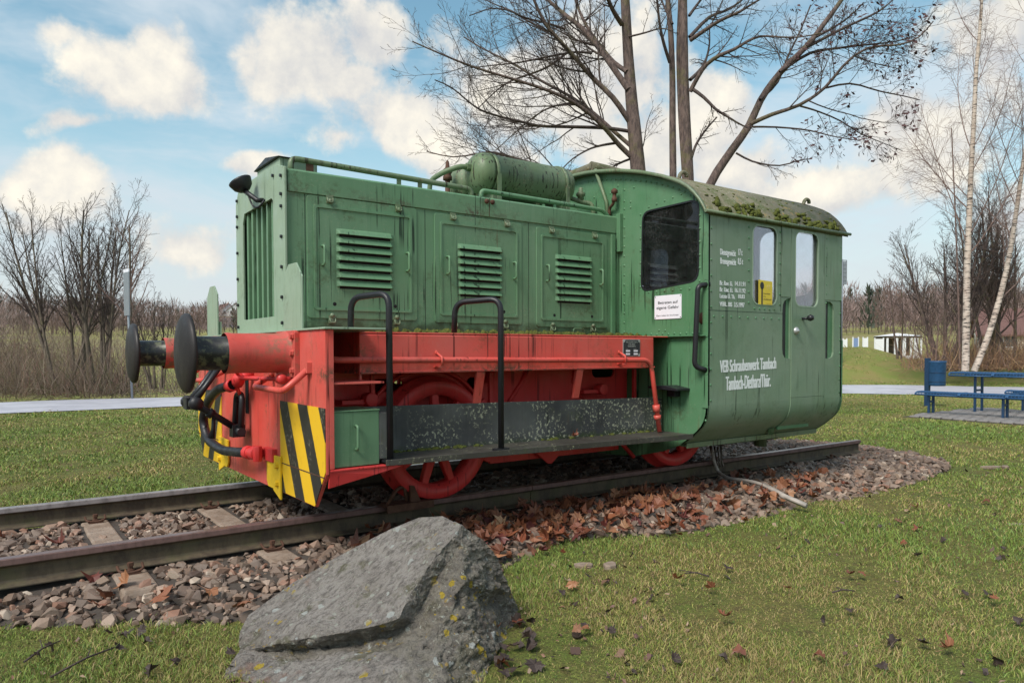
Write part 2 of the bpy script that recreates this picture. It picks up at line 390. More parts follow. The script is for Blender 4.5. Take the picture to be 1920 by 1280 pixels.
def leafm(name, attr=None):
    t = mat(name); c = t.obj(); rv = t.node('ShaderNodeObjectInfo').outputs['Random']
    col = t.ramp(rv, [(0, (.13, .046, .026)), (.25, (.24, .09, .042)), (.5, (.19, .058, .032)), (.7, (.34, .16, .08)), (.86, (.13, .034, .03)), (1, (.48, .29, .16))])
    col = t.mix(t.ss(t.noise(c, 30., 3.), .4, .7, 0, .6), col, t.mix(1., col, (.55, .45, .4), 'MULTIPLY'))
    t.put(t.b.inputs['Base Color'], col); t.b.inputs['Roughness'].default_value = .5; return t.mat
M['leaf'] = leafm('fallen_maple_leaf')
M['leaf_dark'] = plain('rotten_leaf', (.055, .036, .030), .6, var=.4)
def attr_mat(name, rough, spec=.3):
    t = mat(name); a = t.node('ShaderNodeAttribute', attribute_name='tint').outputs['Color']
    t.put(t.b.inputs['Base Color'], a); t.b.inputs['Roughness'].default_value = rough; t.b.inputs['Specular IOR Level'].default_value = spec; return t.mat
M['blade'] = attr_mat('grass_blade', .55, .3)
M['far_twig'] = attr_mat('far_wood_twigs', .9, .1)
def lawnm():
    t = mat('lawn_soil_and_turf'); c = t.obj()
    n = t.noise(c, 1.1, 6., .65); f = t.noise(c, 13., 5., .7)
    col = t.mix(t.ss(n, .38, .62), (.115, .15, .032), (.17, .15, .048))
    col = t.mix(t.ss(f, .45, .7, 0, .75), col, (.105, .07, .036)); f3 = t.noise(c, 75., 4., .7); col = t.mix(t.ss(f3, .42, .62, 0, .7), col, (.06, .055, .022))
    nr_ = t.ss(t.vm('LENGTH', c), 7., 24.); col = t.mix(nr_, col, t.mix(t.ss(t.noise(c, .9, 6., .7), .36, .64), (.185, .215, .055), (.245, .205, .078)))
    far = t.ss(t.vm('LENGTH', c), 55., 110.)
    fcol = t.mix(t.ss(t.noise(c, .05, 3.), .4, .6), (.26, .25, .09), (.22, .19, .10))
    col = t.mix(far, col, fcol)
    t.put(t.b.inputs['Base Color'], col); t.b.inputs['Roughness'].default_value = .9; t.b.inputs['Specular IOR Level'].default_value = .15
    bump(t, t.m('ADD', f, t.noise(c, 60., 4.)), .6, .03); return t.mat
M['lawn'] = lawnm()
def pathm():
    t = mat('wet_asphalt_sky_sheen'); c = t.obj(); n = t.noise(c, 1.2, 5.)
    t.put(t.b.inputs['Base Color'], t.mix(t.ss(n, .4, .65), (.48, .47, .52), (.38, .37, .41)))  # pale lavender base stands in for sky reflected by the wet surface
    t.put(t.b.inputs['Roughness'], t.ss(n, .4, .62, .38, .5)); t.b.inputs['Specular IOR Level'].default_value = .3
    return t.mat
M['path'] = pathm()
M['soil'] = plain('ballast_soil', (.075, .06, .05), .9, var=.4, bumpy=.6)
def concm(name, a, b, or_=.0):
    t = mat(name); c = t.obj(); col = t.mix(t.ss(t.noise(c, 8., 6., .7), .35, .7), a, b)
    col = t.mix(t.ss(t.noise(c, 60., 3.), .58, .68, 0, .6), col, (.10, .08, .065))
    t.put(t.b.inputs['Base Color'], col); t.b.inputs['Roughness'].default_value = .8; bump(t, t.noise(c, 34., 6., .75), .6, .012); return t.mat
M['concrete'] = concm('worn_concrete', (.31, .24, .19), (.20, .14, .10))
M['paver'] = concm('grey_paving', (.25, .23, .22), (.17, .155, .15))
def railm(name, top):
    t = mat(name); c = t.obj(); z = t.sep(c)[2]; n = t.noise(t.mapv(c, (1, 1, .5)), 14., 5., .7)
    side = t.mix(t.ss(n, .38, .66), (.10, .078, .05), (.058, .042, .03))
    side = t.mix(t.ss(t.noise(c, 5., 4.), .52, .68, 0, .45), side, (.075, .08, .03))
    hd = t.mix(t.ss(n, .4, .7), top, tuple(Vector(top)*.6))
    k = t.ss(z, -.042, -.030); kt = t.ss(z, -.006, -.001)
    t.put(t.b.inputs['Base Color'], t.mix(k, side, hd)); t.put(t.b.inputs['Roughness'], t.ss(kt, 0, 1, .75, .30)); t.put(t.b.inputs['Metallic'], t.m('MULTIPLY', kt, .35))
    bump(t, n, .35, .004); return t.mat
M['rail'] = railm('rusty_rail', (.175, .105, .095)); M['rail_far'] = railm('worn_rail', (.30, .27, .27))
def barkm(name, a, b, moss=.0):
    t = mat(name); c = t.obj(); n = t.noise(t.mapv(c, (9, 9, 2.2)), 3., 6., .7)
    col = t.mix(t.ss(n, .38, .62), a, b)
    if moss: col = t.mix(t.ss(t.noise(c, 2.3, 5., .7), .5, .64, 0, moss), col, (.13, .12, .045))
    t.put(t.b.inputs['Base Color'], col); t.b.inputs['Roughness'].default_value = .9; bump(t, n, .8, .02); return t.mat
M['bark'] = barkm('maple_bark', (.155, .11, .095), (.07, .05, .046), .5)
M['twig'] = barkm('dark_twig', (.095, .068, .062), (.05, .037, .034), .25)
M['bark_grey'] = barkm('grey_brown_bark', (.17, .135, .105), (.09, .07, .058), .4)
M['twig_red'] = barkm('reddish_twig', (.22, .145, .12), (.12, .08, .07))
M['brush'] = attr_mat('brushwood', .85, .15)
def birchm():
    t = mat('birch_bark'); c = t.obj()
    col = t.mix(t.ss(t.noise(c, 3., 4.), .4, .7), (.52, .43, .36), (.38, .29, .235))
    mk = t.noise(t.mapv(c, (1.3, 1.3, 9)), 2.6, 4., .6); col = t.mix(t.ss(mk, .53, .60), col, (.035, .028, .026))
    t.put(t.b.inputs['Base Color'], col); t.b.inputs['Roughness'].default_value = .7; bump(t, mk, .4, .02); return t.mat
M['birch'] = birchm()
er_ = Vector((Rv.x, Rv.y, 0)).normalized(); ef_ = Vector((Fv.x, Fv.y, 0)).normalized()
def boulderm():
    t = mat('lichened_boulder'); c = t.obj()
    n = t.noise(c, 3.2, 6., .65); f = t.noise(t.mapv(c, (1, 1.6, 1), rot=(.3, .5, .2)), 26., 6., .75)
    col = t.mix(t.ss(n, .35, .68), (.42, .375, .34), (.30, .26, .23)); col = t.mix(t.ss(f, .42, .66, 0, .8), col, (.10, .085, .075))
    col = t.mix(t.ss(t.noise(c, 5.5, 5., .7), .56, .68, 0, .75), col, (.115, .11, .045))
    col = t.mix(t.m('MULTIPLY', t.ss(t.noise(c, 4., 4.), .60, .68), .65), col, (.30, .165, .12))
    cr = t.sep(t.node('ShaderNodeAttribute', attribute_name='tint').outputs['Color'])[0]; rg = t.ss(t.m('ADD', cr, t.m('MULTIPLY', t.m('SUBTRACT', t.noise(c, 7., 5., .65), .5), 1.1)), .35, .75)
    col = t.mix(t.m('MULTIPLY', rg, .55), col, t.mix(t.ss(t.noise(c, 18., 5., .7), .4, .6), (.115, .10, .078), (.25, .225, .165)))
    s2 = t.noise(c, 85., 3., .6); col = t.mix(t.m('MULTIPLY', t.ss(s2, .585, .64), t.ss(t.noise(c, 5., 3.), .42, .6)), col, (.40, .385, .32))
    wob = t.vm('ADD', c, t.vm('MULTIPLY', t.vm('SUBTRACT', t.noisec(c, 40., 3.), (.5, .5, .5)), (.03, .03, .03)))
    def spots(sc, lo, hi, pm, colr, cc):
        v = t.vor(wob, sc); rs = t.sep(v.outputs['Color'])[0]
        k = t.m('MULTIPLY', t.m('LESS_THAN', v.outputs['Distance'], t.m('MULTIPLY', rs, hi)), t.m('GREATER_THAN', t.sep(v.outputs['Color'])[1], pm))
        return t.mix(t.m('MULTIPLY', k, .92), cc, colr)
    col = spots(15., .1, .30, .5, (.52, .53, .50), col); col = spots(33., .1, .34, .55, (.44, .44, .38), col)
    yl = t.ss(t.m('ADD', t.noise(c, 3.4, 2.), t.m('MULTIPLY', cr, .10)), .50, .58)
    c2 = spots(19., .1, .42, .5, (.52, .37, .035), col); col = t.mix(yl, col, c2)
    c3 = spots(34., .1, .4, .6, (.45, .30, .08), col); col = t.mix(t.m('MULTIPLY', yl, .8), col, c3)
    t.put(t.b.inputs['Base Color'], col); t.b.inputs['Roughness'].default_value = .8
    bump(t, t.m('ADD', t.m('MULTIPLY', f, 1.3), t.noise(c, 90., 4., .7)), 1., .028); return t.mat
M['boulder'] = boulderm()
M['blue'] = plain('blue_plastic_coat', (.028, .095, .215), .45, var=.3)
M['blue_dark'] = plain('dark_blue_steel', (.016, .05, .115), .45, var=.2)
M['galv'] = plain('galvanised_steel', (.30, .33, .36), .4, .4, .15)
M['wall_cream'] = plain('cream_render', (.62, .52, .42), .9, var=.1); M['wall_white'] = plain('white_render', (.78, .78, .80), .8, var=.06)
M['roof_tile'] = plain('brown_roof_tiles', (.16, .085, .075), .8, var=.3); M['pane'] = plain('window_pane', (.06, .07, .08), .15, var=.1, bumpy=0)
M['board_blue'] = plain('blue_board', (.20, .28, .48), .5, var=.1)
M['hill'] = plain('wooded_hill', (.12, .095, .105), .95, var=.3, scale=.05, bumpy=0)
M['hill_haze'] = plain('far_hill_haze_tint', (.25, .25, .40), 1., var=.1, scale=.01, bumpy=0)  # bluish base colour stands in for distance haze
# ------------------------------------------------------------------ locomotive
loco = thing('shunting_locomotive', 'small green and red diesel shunting locomotive with black buffers and hazard stripes', 'locomotive')
def P(name, mb, m, parent=None, bevel=.003, **k): return mb.build(name, M[m] if isinstance(m, str) else m, parent or loco, bevel, **k)
# --- hood
HX0, HX1, HY, HZ0, HZ1 = .10, 3.137, .532, 1.19, 2.266
h = MB()
for s in (-1, 1): h.box(HX0+.012, HX1, min(s*HY, s*(HY-.012)), max(s*HY, s*(HY-.012)), HZ0, 2.13)
h.box(HX0+.012, HX1, -HY+.012, HY-.012, 2.10, 2.13)
hood = P('hood', h, 'green', bevel=0)
c = MB(); c.prism([(-.543, 2.116), (-.543, 2.255), (-.53, 2.268), (.53, 2.268), (.543, 2.255), (.543, 2.116)], HX0+.014, HX1, 'x')
P('hood_cover', c, 'green', bevel=.002)
c = MB(); c.box(1.713, 1.717, -.5455, -.543, 2.12, 2.262); c.lathe([(.0, -.012), (.018, -.012), (.02, 0)], (1.69, -.543, 2.235), (0, 1, 0), 10); c.lathe([(.0, -.012), (.018, -.012), (.02, 0)], (1.745, -.543, 2.235), (0, 1, 0), 10)
P('cover_joint', c, 'rust', bevel=0)
# front flange with grille opening
f = MB()
outer = [(-.555, 1.19), (.565, 1.19), (.565, 2.20), (.50, 2.285), (.40, 2.315), (-.40, 2.315), (-.50, 2.285), (-.555, 2.27)]
gr = [(-.32, 1.30), (.385, 1.30), (.385, 2.02), (.345, 2.095), (-.29, 2.105), (-.32, 2.085)]
f.prism(outer, .088, .104, 'x', [gr]); P('front_flange', f, 'green_pale', bevel=.003)
f = MB(); f.box(.19, .20, -.5, .5, 1.2, 2.2)
for k in range(26):
    y = -.40+.80*k/25; f.box(.180, .19, y-.004, y+.004, 1.24, 2.14)
P('radiator_core', f, 'black', bevel=0)
for k in range(6):
    y = -.245+.115*k; b = MB(); b.box(.106, .150, y-.017, y+.017, 1.285, 2.12); P('grille_bar', b, 'green', bevel=.004)
bl = MB()
for z in (1.25, 1.42, 1.62, 1.82, 2.02, 2.10, 2.22):
    for y in (-.50, .515): bl.lathe([(0, -.014), (.011, -.014), (.012, 0)], (.088, y, z), (1, 0, 0), 6, smooth=False)
for y in (-.34, .30): bl.lathe([(0, -.014), (.011, -.014), (.012, 0)], (.088, y, 2.25), (1, 0, 0), 6, smooth=False)
stuff(P('flange_bolts', bl, 'black', bevel=0))
# filler box on the hood
b = MB(); b.prism([(-.33, 2.262), (.17, 2.262), (.17, 2.385), (-.33, 2.385)], .135, .40, 'x'); fb = P('filler_box', b, 'green_pale', bevel=.004)
b = MB(); b.prism([(-.36, 2.386), (.20, 2.386), (-.08, 2.43)], .115, .43, 'x'); P('lid', b, 'black', fb)
# headlamp bowl tipped up on its bracket
b = MB(); a = Vector((-.35, .30, .80)); o_ = Vector((-.015, .02, 2.235))
b.lathe([(0, -.045), (.04, -.037), (.068, -.01), (.08, .024), (.083, .036), (.075, .036), (.064, .0), (0, -.016)], o_, a, 20)
lamp = P('headlamp', b, 'black', bevel=0)
b = MB(); b.tube([(.09, -.12, 2.12), (.05, -.10, 2.12), (.01, -.04, 2.17), o_-a*.05], .018, 8); b.tube(bend([(.0, -.03, 2.19), (.03, -.06, 2.08), (.05, -.13, 2.06), (.085, -.16, 2.12)], .06), .007, 6); P('bracket', b, 'black', lamp, 0)
# --- hood doors with louvres
def door(x0, x1, z0, z1, lx0, lx1, lz0, lz1, s, n=7):
    yf = s*HY; q = MB()
    q.prism(rr(x0, x1, z0, z1, .022), yf-s*.002, yf+s*.009, 'y'); d = P('hood_door', q, 'green', bevel=.003)
    q = MB(); q.prism(rr(x0+.045, x1-.045, z0+.055, z1-.06, .02), yf+s*.009, yf+s*.017, 'y', [rr(x0+.062, x1-.062, z0+.072, z1-.077, .014)]); P('bead', q, 'green', d, .004)
    p = (lz1-lz0)/n
    for k in range(n):
        zt = lz1-k*p; q = MB(); e = .026
        a0, a1 = lx0, lx1; y0 = yf+s*.0085; y1 = yf+s*(.0085+e)
        prof = [(y0, zt), (yf+s*.020, zt-.012), (y1, zt-p*.66), (y1-s*.004, zt-p*.70), (y0+s*.010, zt-.022), (y0, zt-.016)]
        m_ = len(prof); vs = []
        for (ax, ins) in ((a0, 0), (a0+.022, 1), (a1-.022, 1), (a1, 0)):
            for (yy, zz) in prof: vs.append((ax, yy if ins else y0+s*.0008*(yy != y0), zz))
        fs = [(i*m_+k2, i*m_+(k2+1) % m_, (i+1)*m_+(k2+1) % m_, (i+1)*m_+k2) for i in range(3) for k2 in range(m_)]
        q.add(vs, fs); P('louvre', q, 'green', d, 0)
    q = MB()
    for k in range(n): zt = lz1-k*p; q.box(lx0+.024, lx1-.024, min(yf+s*.006, yf+s*.0105), max(yf+s*.006, yf+s*.0105), zt-p*.96, zt-p*.45)
    P('louvre_slots', q, 'dark', d, 0)
    for hx in (x0+.105, x1-.085):
        q = MB(); q.tube(bend([(hx, yf, 1.775), (hx, yf+s*.05, 1.775), (hx, yf+s*.05, 1.645), (hx, yf, 1.645)], .02), .0085, 8); P('handle', q, 'green', d, 0)
    for hx, hz, dz in ((x0+.16, z1-.005, 1), (x1-.15, z1-.005, 1), (x0+.17, z0+.002, -1), (x1-.17, z0+.002, -1)):
        q = MB(); q.box(hx-.024, hx+.024, min(yf+s*.004, yf+s*.014), max(yf+s*.004, yf+s*.014), hz-.035, hz+.02)
        q.lathe([(0, .018), (.014, .016), (.017, 0)], (hx, yf+s*.012, hz-.02*dz), (0, s, 0), 8); q.tube(bend([(hx-.02, yf+s*.02, hz+.0), (hx-.018, yf+s*.03, hz-.03), (hx+.018, yf+s*.03, hz-.03), (hx+.02, yf+s*.02, hz)], .015), .005, 6)
        P('latch', q, 'green_top', d, 0)
    for hx in (x0+.19, x1-.18): q = MB(); q.lathe([(.0135, .0), (.0, .002)], (hx, yf+s*.0095, z0+.10), (0, s, 0), 10); P('drain_hole', q, 'dark', d, 0)
for s in (-1, 1):
    door(.242, 1.072, 1.285, 2.108, .447, .878, 1.490, 1.905, s)
    door(1.222, 2.037, 1.275, 2.096, 1.423, 1.843, 1.478, 1.885, s)
    door(2.188, 2.984, 1.262, 2.088, 2.388, 2.806, 1.466, 1.878, s)
q = MB()
for x in (.232, 1.145, 2.112): q.box(x-.0015, x+.0015, -HY-.0012, -HY+.004, 1.2, 2.112)
P('panel_seams', q, 'dark', bevel=0)
q = MB(); q.box(3.03, 3.075, -.556, -.533, 1.2, 2.1); q.box(3.10, 3.14, -.585, -.532, 1.95, 2.29)
P('hood_flange', q, 'green_cab')
# --- hood-top grab rails
for s in (-1, 1):
    y = s*.45
    q = MB(); q.tube(bend([(.168, y, 2.255), (.168, y, 2.358), (1.60, y, 2.335), (1.615, y, 2.255)], .05), .021, 10)
    for x, w in ((.975, .016), (1.15, .016)): q.box(x-w, x+w, y-.006, y+.006, 2.26, 2.335)
    r_ = P('grab_rail', q, 'green_top', bevel=0)
    q = MB(); q.box(.275, .325, y-.006, y+.006, 2.26, 2.335); P('rail_stay', q, 'rust', r_, 0)
    q = MB(); q.tube(bend([(1.70, y, 2.255), (1.70, y, 2.338), (3.02, y, 2.328), (3.105, y, 2.26)], .06), .019, 10); q.box(2.44, 2.47, y-.006, y+.006, 2.26, 2.32)
    P('grab_rail', q, 'green', bevel=0)
q = MB(); q.box(2.535, 2.625, -.60, -.575, 1.215, 1.225); q.tube(bend([(2.54, -.60, 1.19), (2.54, -.60, 1.25), (2.66, -.60, 1.25), (2.66, -.60, 1.19)], .02), .007, 6); P('small_handle', q, 'green', bevel=0)
# --- air tanks
for (y, x0, x1) in ((-.12, 1.80, 2.90), (.32, 1.88, 2.90)):
    r = .172; L = x1-x0; q = MB(); pr = []
    for k in range(7): a = R_(90*k/6); pr.append((r*math.sin(a), .11*(1-math.cos(a))))
    pr += [(r, .112), (r+.004, .135), (r+.004, .15), (r, .152)]
    pr += [(r, L-.135)]+[(r*math.cos(R_(90*k/6)), L-.11+.11*math.sin(R_(90*k/6))) for k in range(7)]
    q.lathe(pr, (x0, y, 2.565), (1, 0, 0), 32); tk = P('air_tank', q, 'green_top', bevel=0)
    for xx in (x0+.19, x1-.16):
        q = MB(); q.lathe([(r+.002, -.02), (r+.008, -.02), (r+.008, .02), (r+.002, .02)], (xx, y, 2.565), (1, 0, 0), 32); q.box(xx-.02, xx+.02, y-r-.006, y-r, 2.27, 2.565); q.box(xx-.03, xx+.03, y-.12, y+.12, 2.27, 2.42); P('strap', q, 'green_top', tk, 0)
q = MB(); q.tube(bend([(1.81, -.12, 2.60), (1.72, -.12, 2.60), (1.60, -.05, 2.55), (1.55, .10, 2.50), (1.55, .12, 2.27)], .06), .022, 8); q.lathe([(.0, 0), (.035, 0), (.035, .05), (0, .05)], (1.77, -.12, 2.60), (1, 0, 0), 6, False)
P('air_pipe', q, 'green_top', bevel=0)
q = MB(); q.tube([(1.80, .23, 2.26), (1.80, .23, 2.56)], .022, 10); q.lathe([(.022, 0), (.04, .0), (.04, .03), (.03, .05), (.042, .07), (.042, .09), (.02, .11), (.014, .16), (.0, .18)], (1.80, .23, 2.56), (0, 0, 1), 10); P('exhaust_stub', q, 'rust', bevel=0)
q = MB(); q.lathe([(0, 0), (.03, 0), (.03, .05), (.042, .06), (.042, .085), (.02, .10), (.02, .13), (0, .14)], (2.99, -.18, 2.44), (0, 0, 1), 8); q.tube(bend([(2.88, -.16, 2.47), (3.0, -.19, 2.44), (3.08, -.24, 2.43), (3.085, -.26, 2.27)], .05), .022, 8); P('safety_valve', q, 'green_top', bevel=0)
# --- cab
CX0, CX1, CY, FZ = 3.14, 5.10, 1.54, .62
RT = [(0, 2.752), (.12, 2.742), (.25, 2.715), (.40, 2.672), (.55, 2.612), (.70, 2.535), (.82, 2.455), (.89, 2.385), (.94, 2.31), (.975, 2.24), (1, 2.168)]
def zroof(y):
    a = abs(y)/1.56
    for (a0, z0), (a1, z1) in zip(RT, RT[1:]):
        if a <= a1: return z0+(z1-z0)*(a-a0)/(a1-a0)
    return 2.168
YS = [1.56*math.sin(R_(90*k/16)) for k in range(-16, 17)]
under = [(-1.54, .62), (-1.5385, .58), (-1.531, .535), (-1.515, .49), (-1.488, .448), (-1.445, .405), (-1.37, .345), (-1.28, .285)]
belly = [(-1.05, .20), (-.75, .13), (-.5, .11)]
low = under+belly
prof_low = low+[(-y, z) for y, z in reversed(low)]
top = [(y*CY/1.56, zroof(y)-.03) for y in reversed(YS)]
whole = prof_low+top
cab = None
w = MB(); w1 = [(-1.385, 1.625), (-.94, 1.60), (-.865, 1.655), (-.865, 2.205), (-.94, 2.245), (-1.27, 2.285), (-1.405, 2.20), (-1.405, 1.66)]
def rpoly(pts, r, k=4): q = bend([(*p, 0) for p in (pts+[pts[0], pts[1]])], r, k); q = [(v.x, v.y) for v in q[1:-1]]; return q[:len(pts)*(k+1)]
win_f = rpoly([(-1.437, 1.628), (-.815, 1.582), (-.83, 2.262), (-1.44, 2.272)], .085)
win_f2 = [(-y, z) for y, z in win_f]
sheet = [(y, z) for y, z in whole if True]
w.prism(sheet, CX0, CX0+.02, 'x', [win_f, win_f2])
cab = P('cab', w, 'green_cab', bevel=0)
rear_w = [(rr(-1.245, -.63, 1.605, 2.285, .11)), rr(.63, 1.245, 1.605, 2.285, .11)]
w = MB(); w.prism(sheet, CX1-.02, CX1, 'x', rear_w); w.box(CX1-.004, CX1+.055, -1.50, 1.50, 1.155, 1.185)
w.prism([(y*.995, z) for y, z in prof_low[:]]+[(1.535, 1.155), (-1.535, 1.155)], CX1+.001, CX1+.035, 'x'); P('rear_wall', w, 'green_cab', cab, 0)
def sheet_sweep(x0, x1, prof, t):      # bent sheet: profile in y,z swept along x with thickness t to the inside
    q = MB(); n = len(prof); s0 = -1 if prof[0][0] < 0 else 1
    inn = [(y-s0*t, z) for y, z in prof]
    vs = [(x, y, z) for x in (x0, x1) for (y, z) in prof]+[(x, y, z) for x in (x0, x1) for (y, z) in inn]
    fs = [(k, k+1, n+k+1, n+k) for k in range(n-1)]+[(2*n+k, 3*n+k, 3*n+k+1, 2*n+k+1) for k in range(n-1)]
    fs += [(k, 2*n+k, 2*n+k+1, k+1) for k in range(n-1)]+[(n+k, n+k+1, 3*n+k+1, 3*n+k) for k in range(n-1)]
    fs += [(0, n, 3*n, 2*n), (n-1, 3*n-1, 4*n-1, 2*n-1)]
    q.add(vs, fs[n-1:], False); o = len(q.v); q.add(vs[:2*n], fs[:n-1], True)
    return q
DX0, DX1 = 4.205, 4.792
sw1 = rr(3.712, 4.058, 1.452, 2.118, .075); sw2 = rr(4.322, 4.686, 1.455, 2.122, .075)
slot1 = [(4.262, .985), (4.262, 1.52), (4.21, 1.515), (4.17, 1.495), (4.148, 1.46), (4.142, 1.40), (4.142, 1.08), (4.15, 1.03), (4.18, .995)]
slot2 = [(4.825, .985), (4.90, .985), (4.945, 1.0), (4.965, 1.04), (4.965, 1.44), (4.945, 1.49), (4.90, 1.515), (4.825, 1.515)]
for s in (-1, 1):
    y0, y1 = s*CY, s*(CY-.018)
    w = MB(); w.prism([(CX0, FZ), (CX1, FZ), (CX1, 2.20), (CX0, 2.20)], y0, y1, 'y', [sw1, rr(4.322, 4.686, 1.455, 2.122, .075), slot1, slot2])
    sw_ = P('side_wall', w, 'green_side', cab, 0)
    q = sheet_sweep(CX0, CX1, [(-s*y, z) for y, z in under], .018); P('skirt', q, 'green_side', cab, 0)
    q = MB(); q.box(CX0+.03, CX1-.02, min(s*1.21, s*1.30), max(s*1.21, s*1.30), .262, .276); q.box(CX0+.03, CX1-.02, min(s*1.296, s*1.304), max(s*1.296, s*1.304), .25, .292)
    P('skirt_ledge', q, 'green_top', cab, .002)
    # sliding-pocket shaped hand holds beside the door
    q = MB()
    for sl, m0 in ((slot1, 4.205), (slot2, 4.90)):
        xa, xb = min(p[0] for p in sl), max(p[0] for p in sl)
        q.cur = 0; q.box(xa-.01, xb+.01, min(y1-s*.0085, y1-s*.004), max(y1-s*.0085, y1-s*.004), .95, 1.54)
        q.cur = 1
        if sl is slot1: q.box(xa+.078, xb+.005, min(y1-s*.0005, y1-s*.0035), max(y1-s*.0005, y1-s*.0035), .96, 1.53)
        else: q.box(xa+.068, xb+.005, min(y1-s*.0005, y1-s*.0035), max(y1-s*.0005, y1-s*.0035), .96, 1.53)
    P('hand_hold', q, [M['black'], M['green_cab']], cab, 0)
    # door: a separate skin 8 mm proud, bent under with the skirt
    q = MB(); yd = s*(CY+.008)
    q.prism([(DX0+.062, .64), (DX1, .64), (DX1, 2.165), (DX0+.062, 2.165)], yd, s*(CY+.0005), 'y', [sw2]); dr = P('cab_door', q, 'green_side', cab, .002)
    pf = [(-s*(y-.008), z-.004) for y, z in under[:-1]]; pf[0] = (s*(CY+.008), .638)
    q = sheet_sweep(DX0+.062, DX1-.01, pf, .008); P('lower_panel', q, 'green_side', dr, 0)
    q = MB(); q.tube([(4.435, s*1.54, 1.345), (4.435, s*1.60, 1.345)], .012, 8); q.lathe([(0, -.03), (.022, -.022), (.03, 0), (.022, .022), (0, .03)], (4.44, s*1.625, 1.35), (0, 1, 0), 12); P('door_knob', q, 'black', dr, 0)
    q = MB(); q.lathe([(.034, 0), (.034, .012), (.02, .02), (.012, .03), (0, .032)], (4.335, s*1.548, 1.235), (0, s, 0), 12); P('lock', q, 'plate_metal', dr, 0)
    q = MB(); q.box(DX1+.001, DX1+.006, min(s*1.5395, s*1.5405), max(s*1.5395, s*1.5405), .62, 2.165); P('door_gap', q, 'dark', cab, 0)
    q = MB(); q.box(CX0+.01, DX0-.06, min(s*1.5395, s*1.5415), max(s*1.5395, s*1.5415), 1.382, 1.3845); q.box(4.115, 4.118, min(s*1.5395, s*1.5415), max(s*1.5395, s*1.5415), 1.40, 2.16)
    P('sheet_seam', q, 'dark', cab, 0)
    q = MB(); q.box(4.12, DX0+.058, min(s*1.540, s*1.545), max(s*1.540, s*1.545), 1.53, 2.165); P('cover_strip', q, 'green_side', cab, .001); q = MB(); q.box(4.80, 5.09, min(s*1.540, s*1.544), max(s*1.540, s*1.544), 1.53, 2.165); P('cover_strip', q, 'green_side', cab, .001)
    q = MB(); q.box(4.26, 4.75, min(s*1.405, s*1.42), max(s*1.405, s*1.42), .345, .375); q.add([(4.16, s*1.40, .355), (4.26, s*1.335, .30), (4.31, s*1.345, .30), (4.23, s*1.41, .365), (4.16, s*1.39, .35), (4.26, s*1.325, .29), (4.31, s*1.335, .29), (4.23, s*1.40, .36)], [(0,1,2,3),(7,6,5,4),(0,4,5,1),(1,5,6,2),(2,6,7,3),(3,7,4,0)])
    P('door_step_trim', q, 'green_cab', cab, 0)
    for nm, rect in (('side_window_pane', sw1), ('door_window_pane', sw2)):
        q = MB(); q.prism(rect, s*(CY-.010), s*(CY-.014), 'y'); P(nm, q, 'glass_side', cab if nm[0] == 's' else dr, 0)
        fr = MB(); xs = [p[0] for p in rect]; zs = [p[1] for p in rect]
        fr.prism(rr(min(xs)-.006, max(xs)+.006, min(zs)-.006, max(zs)+.006, .08), s*(CY-.0005), s*(CY+.0095 if nm[0] == 'd' else CY+.003), 'y', [rr(min(xs)+.006, max(xs)-.006, min(zs)+.006, max(zs)-.006, .072)]); P('window_seal', fr, 'green_pale', cab if nm[0] == 's' else dr, 0)
for wf in (win_f, win_f2):
    q = MB(); q.prism(wf, CX0+.008, CX0+.012, 'x'); P('front_window_pane', q, 'glass_dark', cab, 0)
    cy_ = sum(p[0] for p in wf)/len(wf); cz_ = sum(p[1] for p in wf)/len(wf)
    q = MB(); q.prism([(cy_+(y-cy_)*1.035, cz_+(z-cz_)*1.03) for y, z in wf], CX0-.003, CX0+.001, 'x', [[(cy_+(y-cy_)*.985, cz_+(z-cz_)*.988) for y, z in wf]]); P('window_seal', q, 'black', cab, 0)
for wr in rear_w:
    q = MB(); q.prism(wr, CX1-.012, CX1-.008, 'x'); P('rear_window_pane', q, 'glass_side', cab, 0)
# interior
q = MB(); q.box(CX0+.025, CX1-.025, -1.5, 1.5, .50, .53); q.box(CX0+.03, 3.75, -.52, .52, .53, 1.45); q.box(3.3, 3.75, -.9, -.55, 1.35, 1.40); q.box(4.55, 5.0, -1.4, -.9, .53, .95)
for s in (-1, 1): q.prism([(CX0+.02, .53), (CX1-.02, .53), (CX1-.02, 2.15), (CX0+.02, 2.15)], s*1.50, s*1.512, 'y', [rr(3.70, 4.07, 1.44, 2.13, .075), rr(4.31, 4.70, 1.44, 2.13, .075)])
q.lathe([(.19, -.012), (.205, 0), (.19, .012), (.178, 0), (.19, -.012)], (3.62, -1.02, 1.50), (-.5, 0, .85), 20)
for s in (-1, 1): q.add([(x, s*y, z) for x in (3.16, 5.08) for (y, z) in ((1.50, 2.13), (1.2, 2.36), (.7, 2.52), (0, 2.62))], [(0,1,5,4),(1,2,6,5),(2,3,7,6)])
P('cab_interior', q, 'interior', cab, 0)
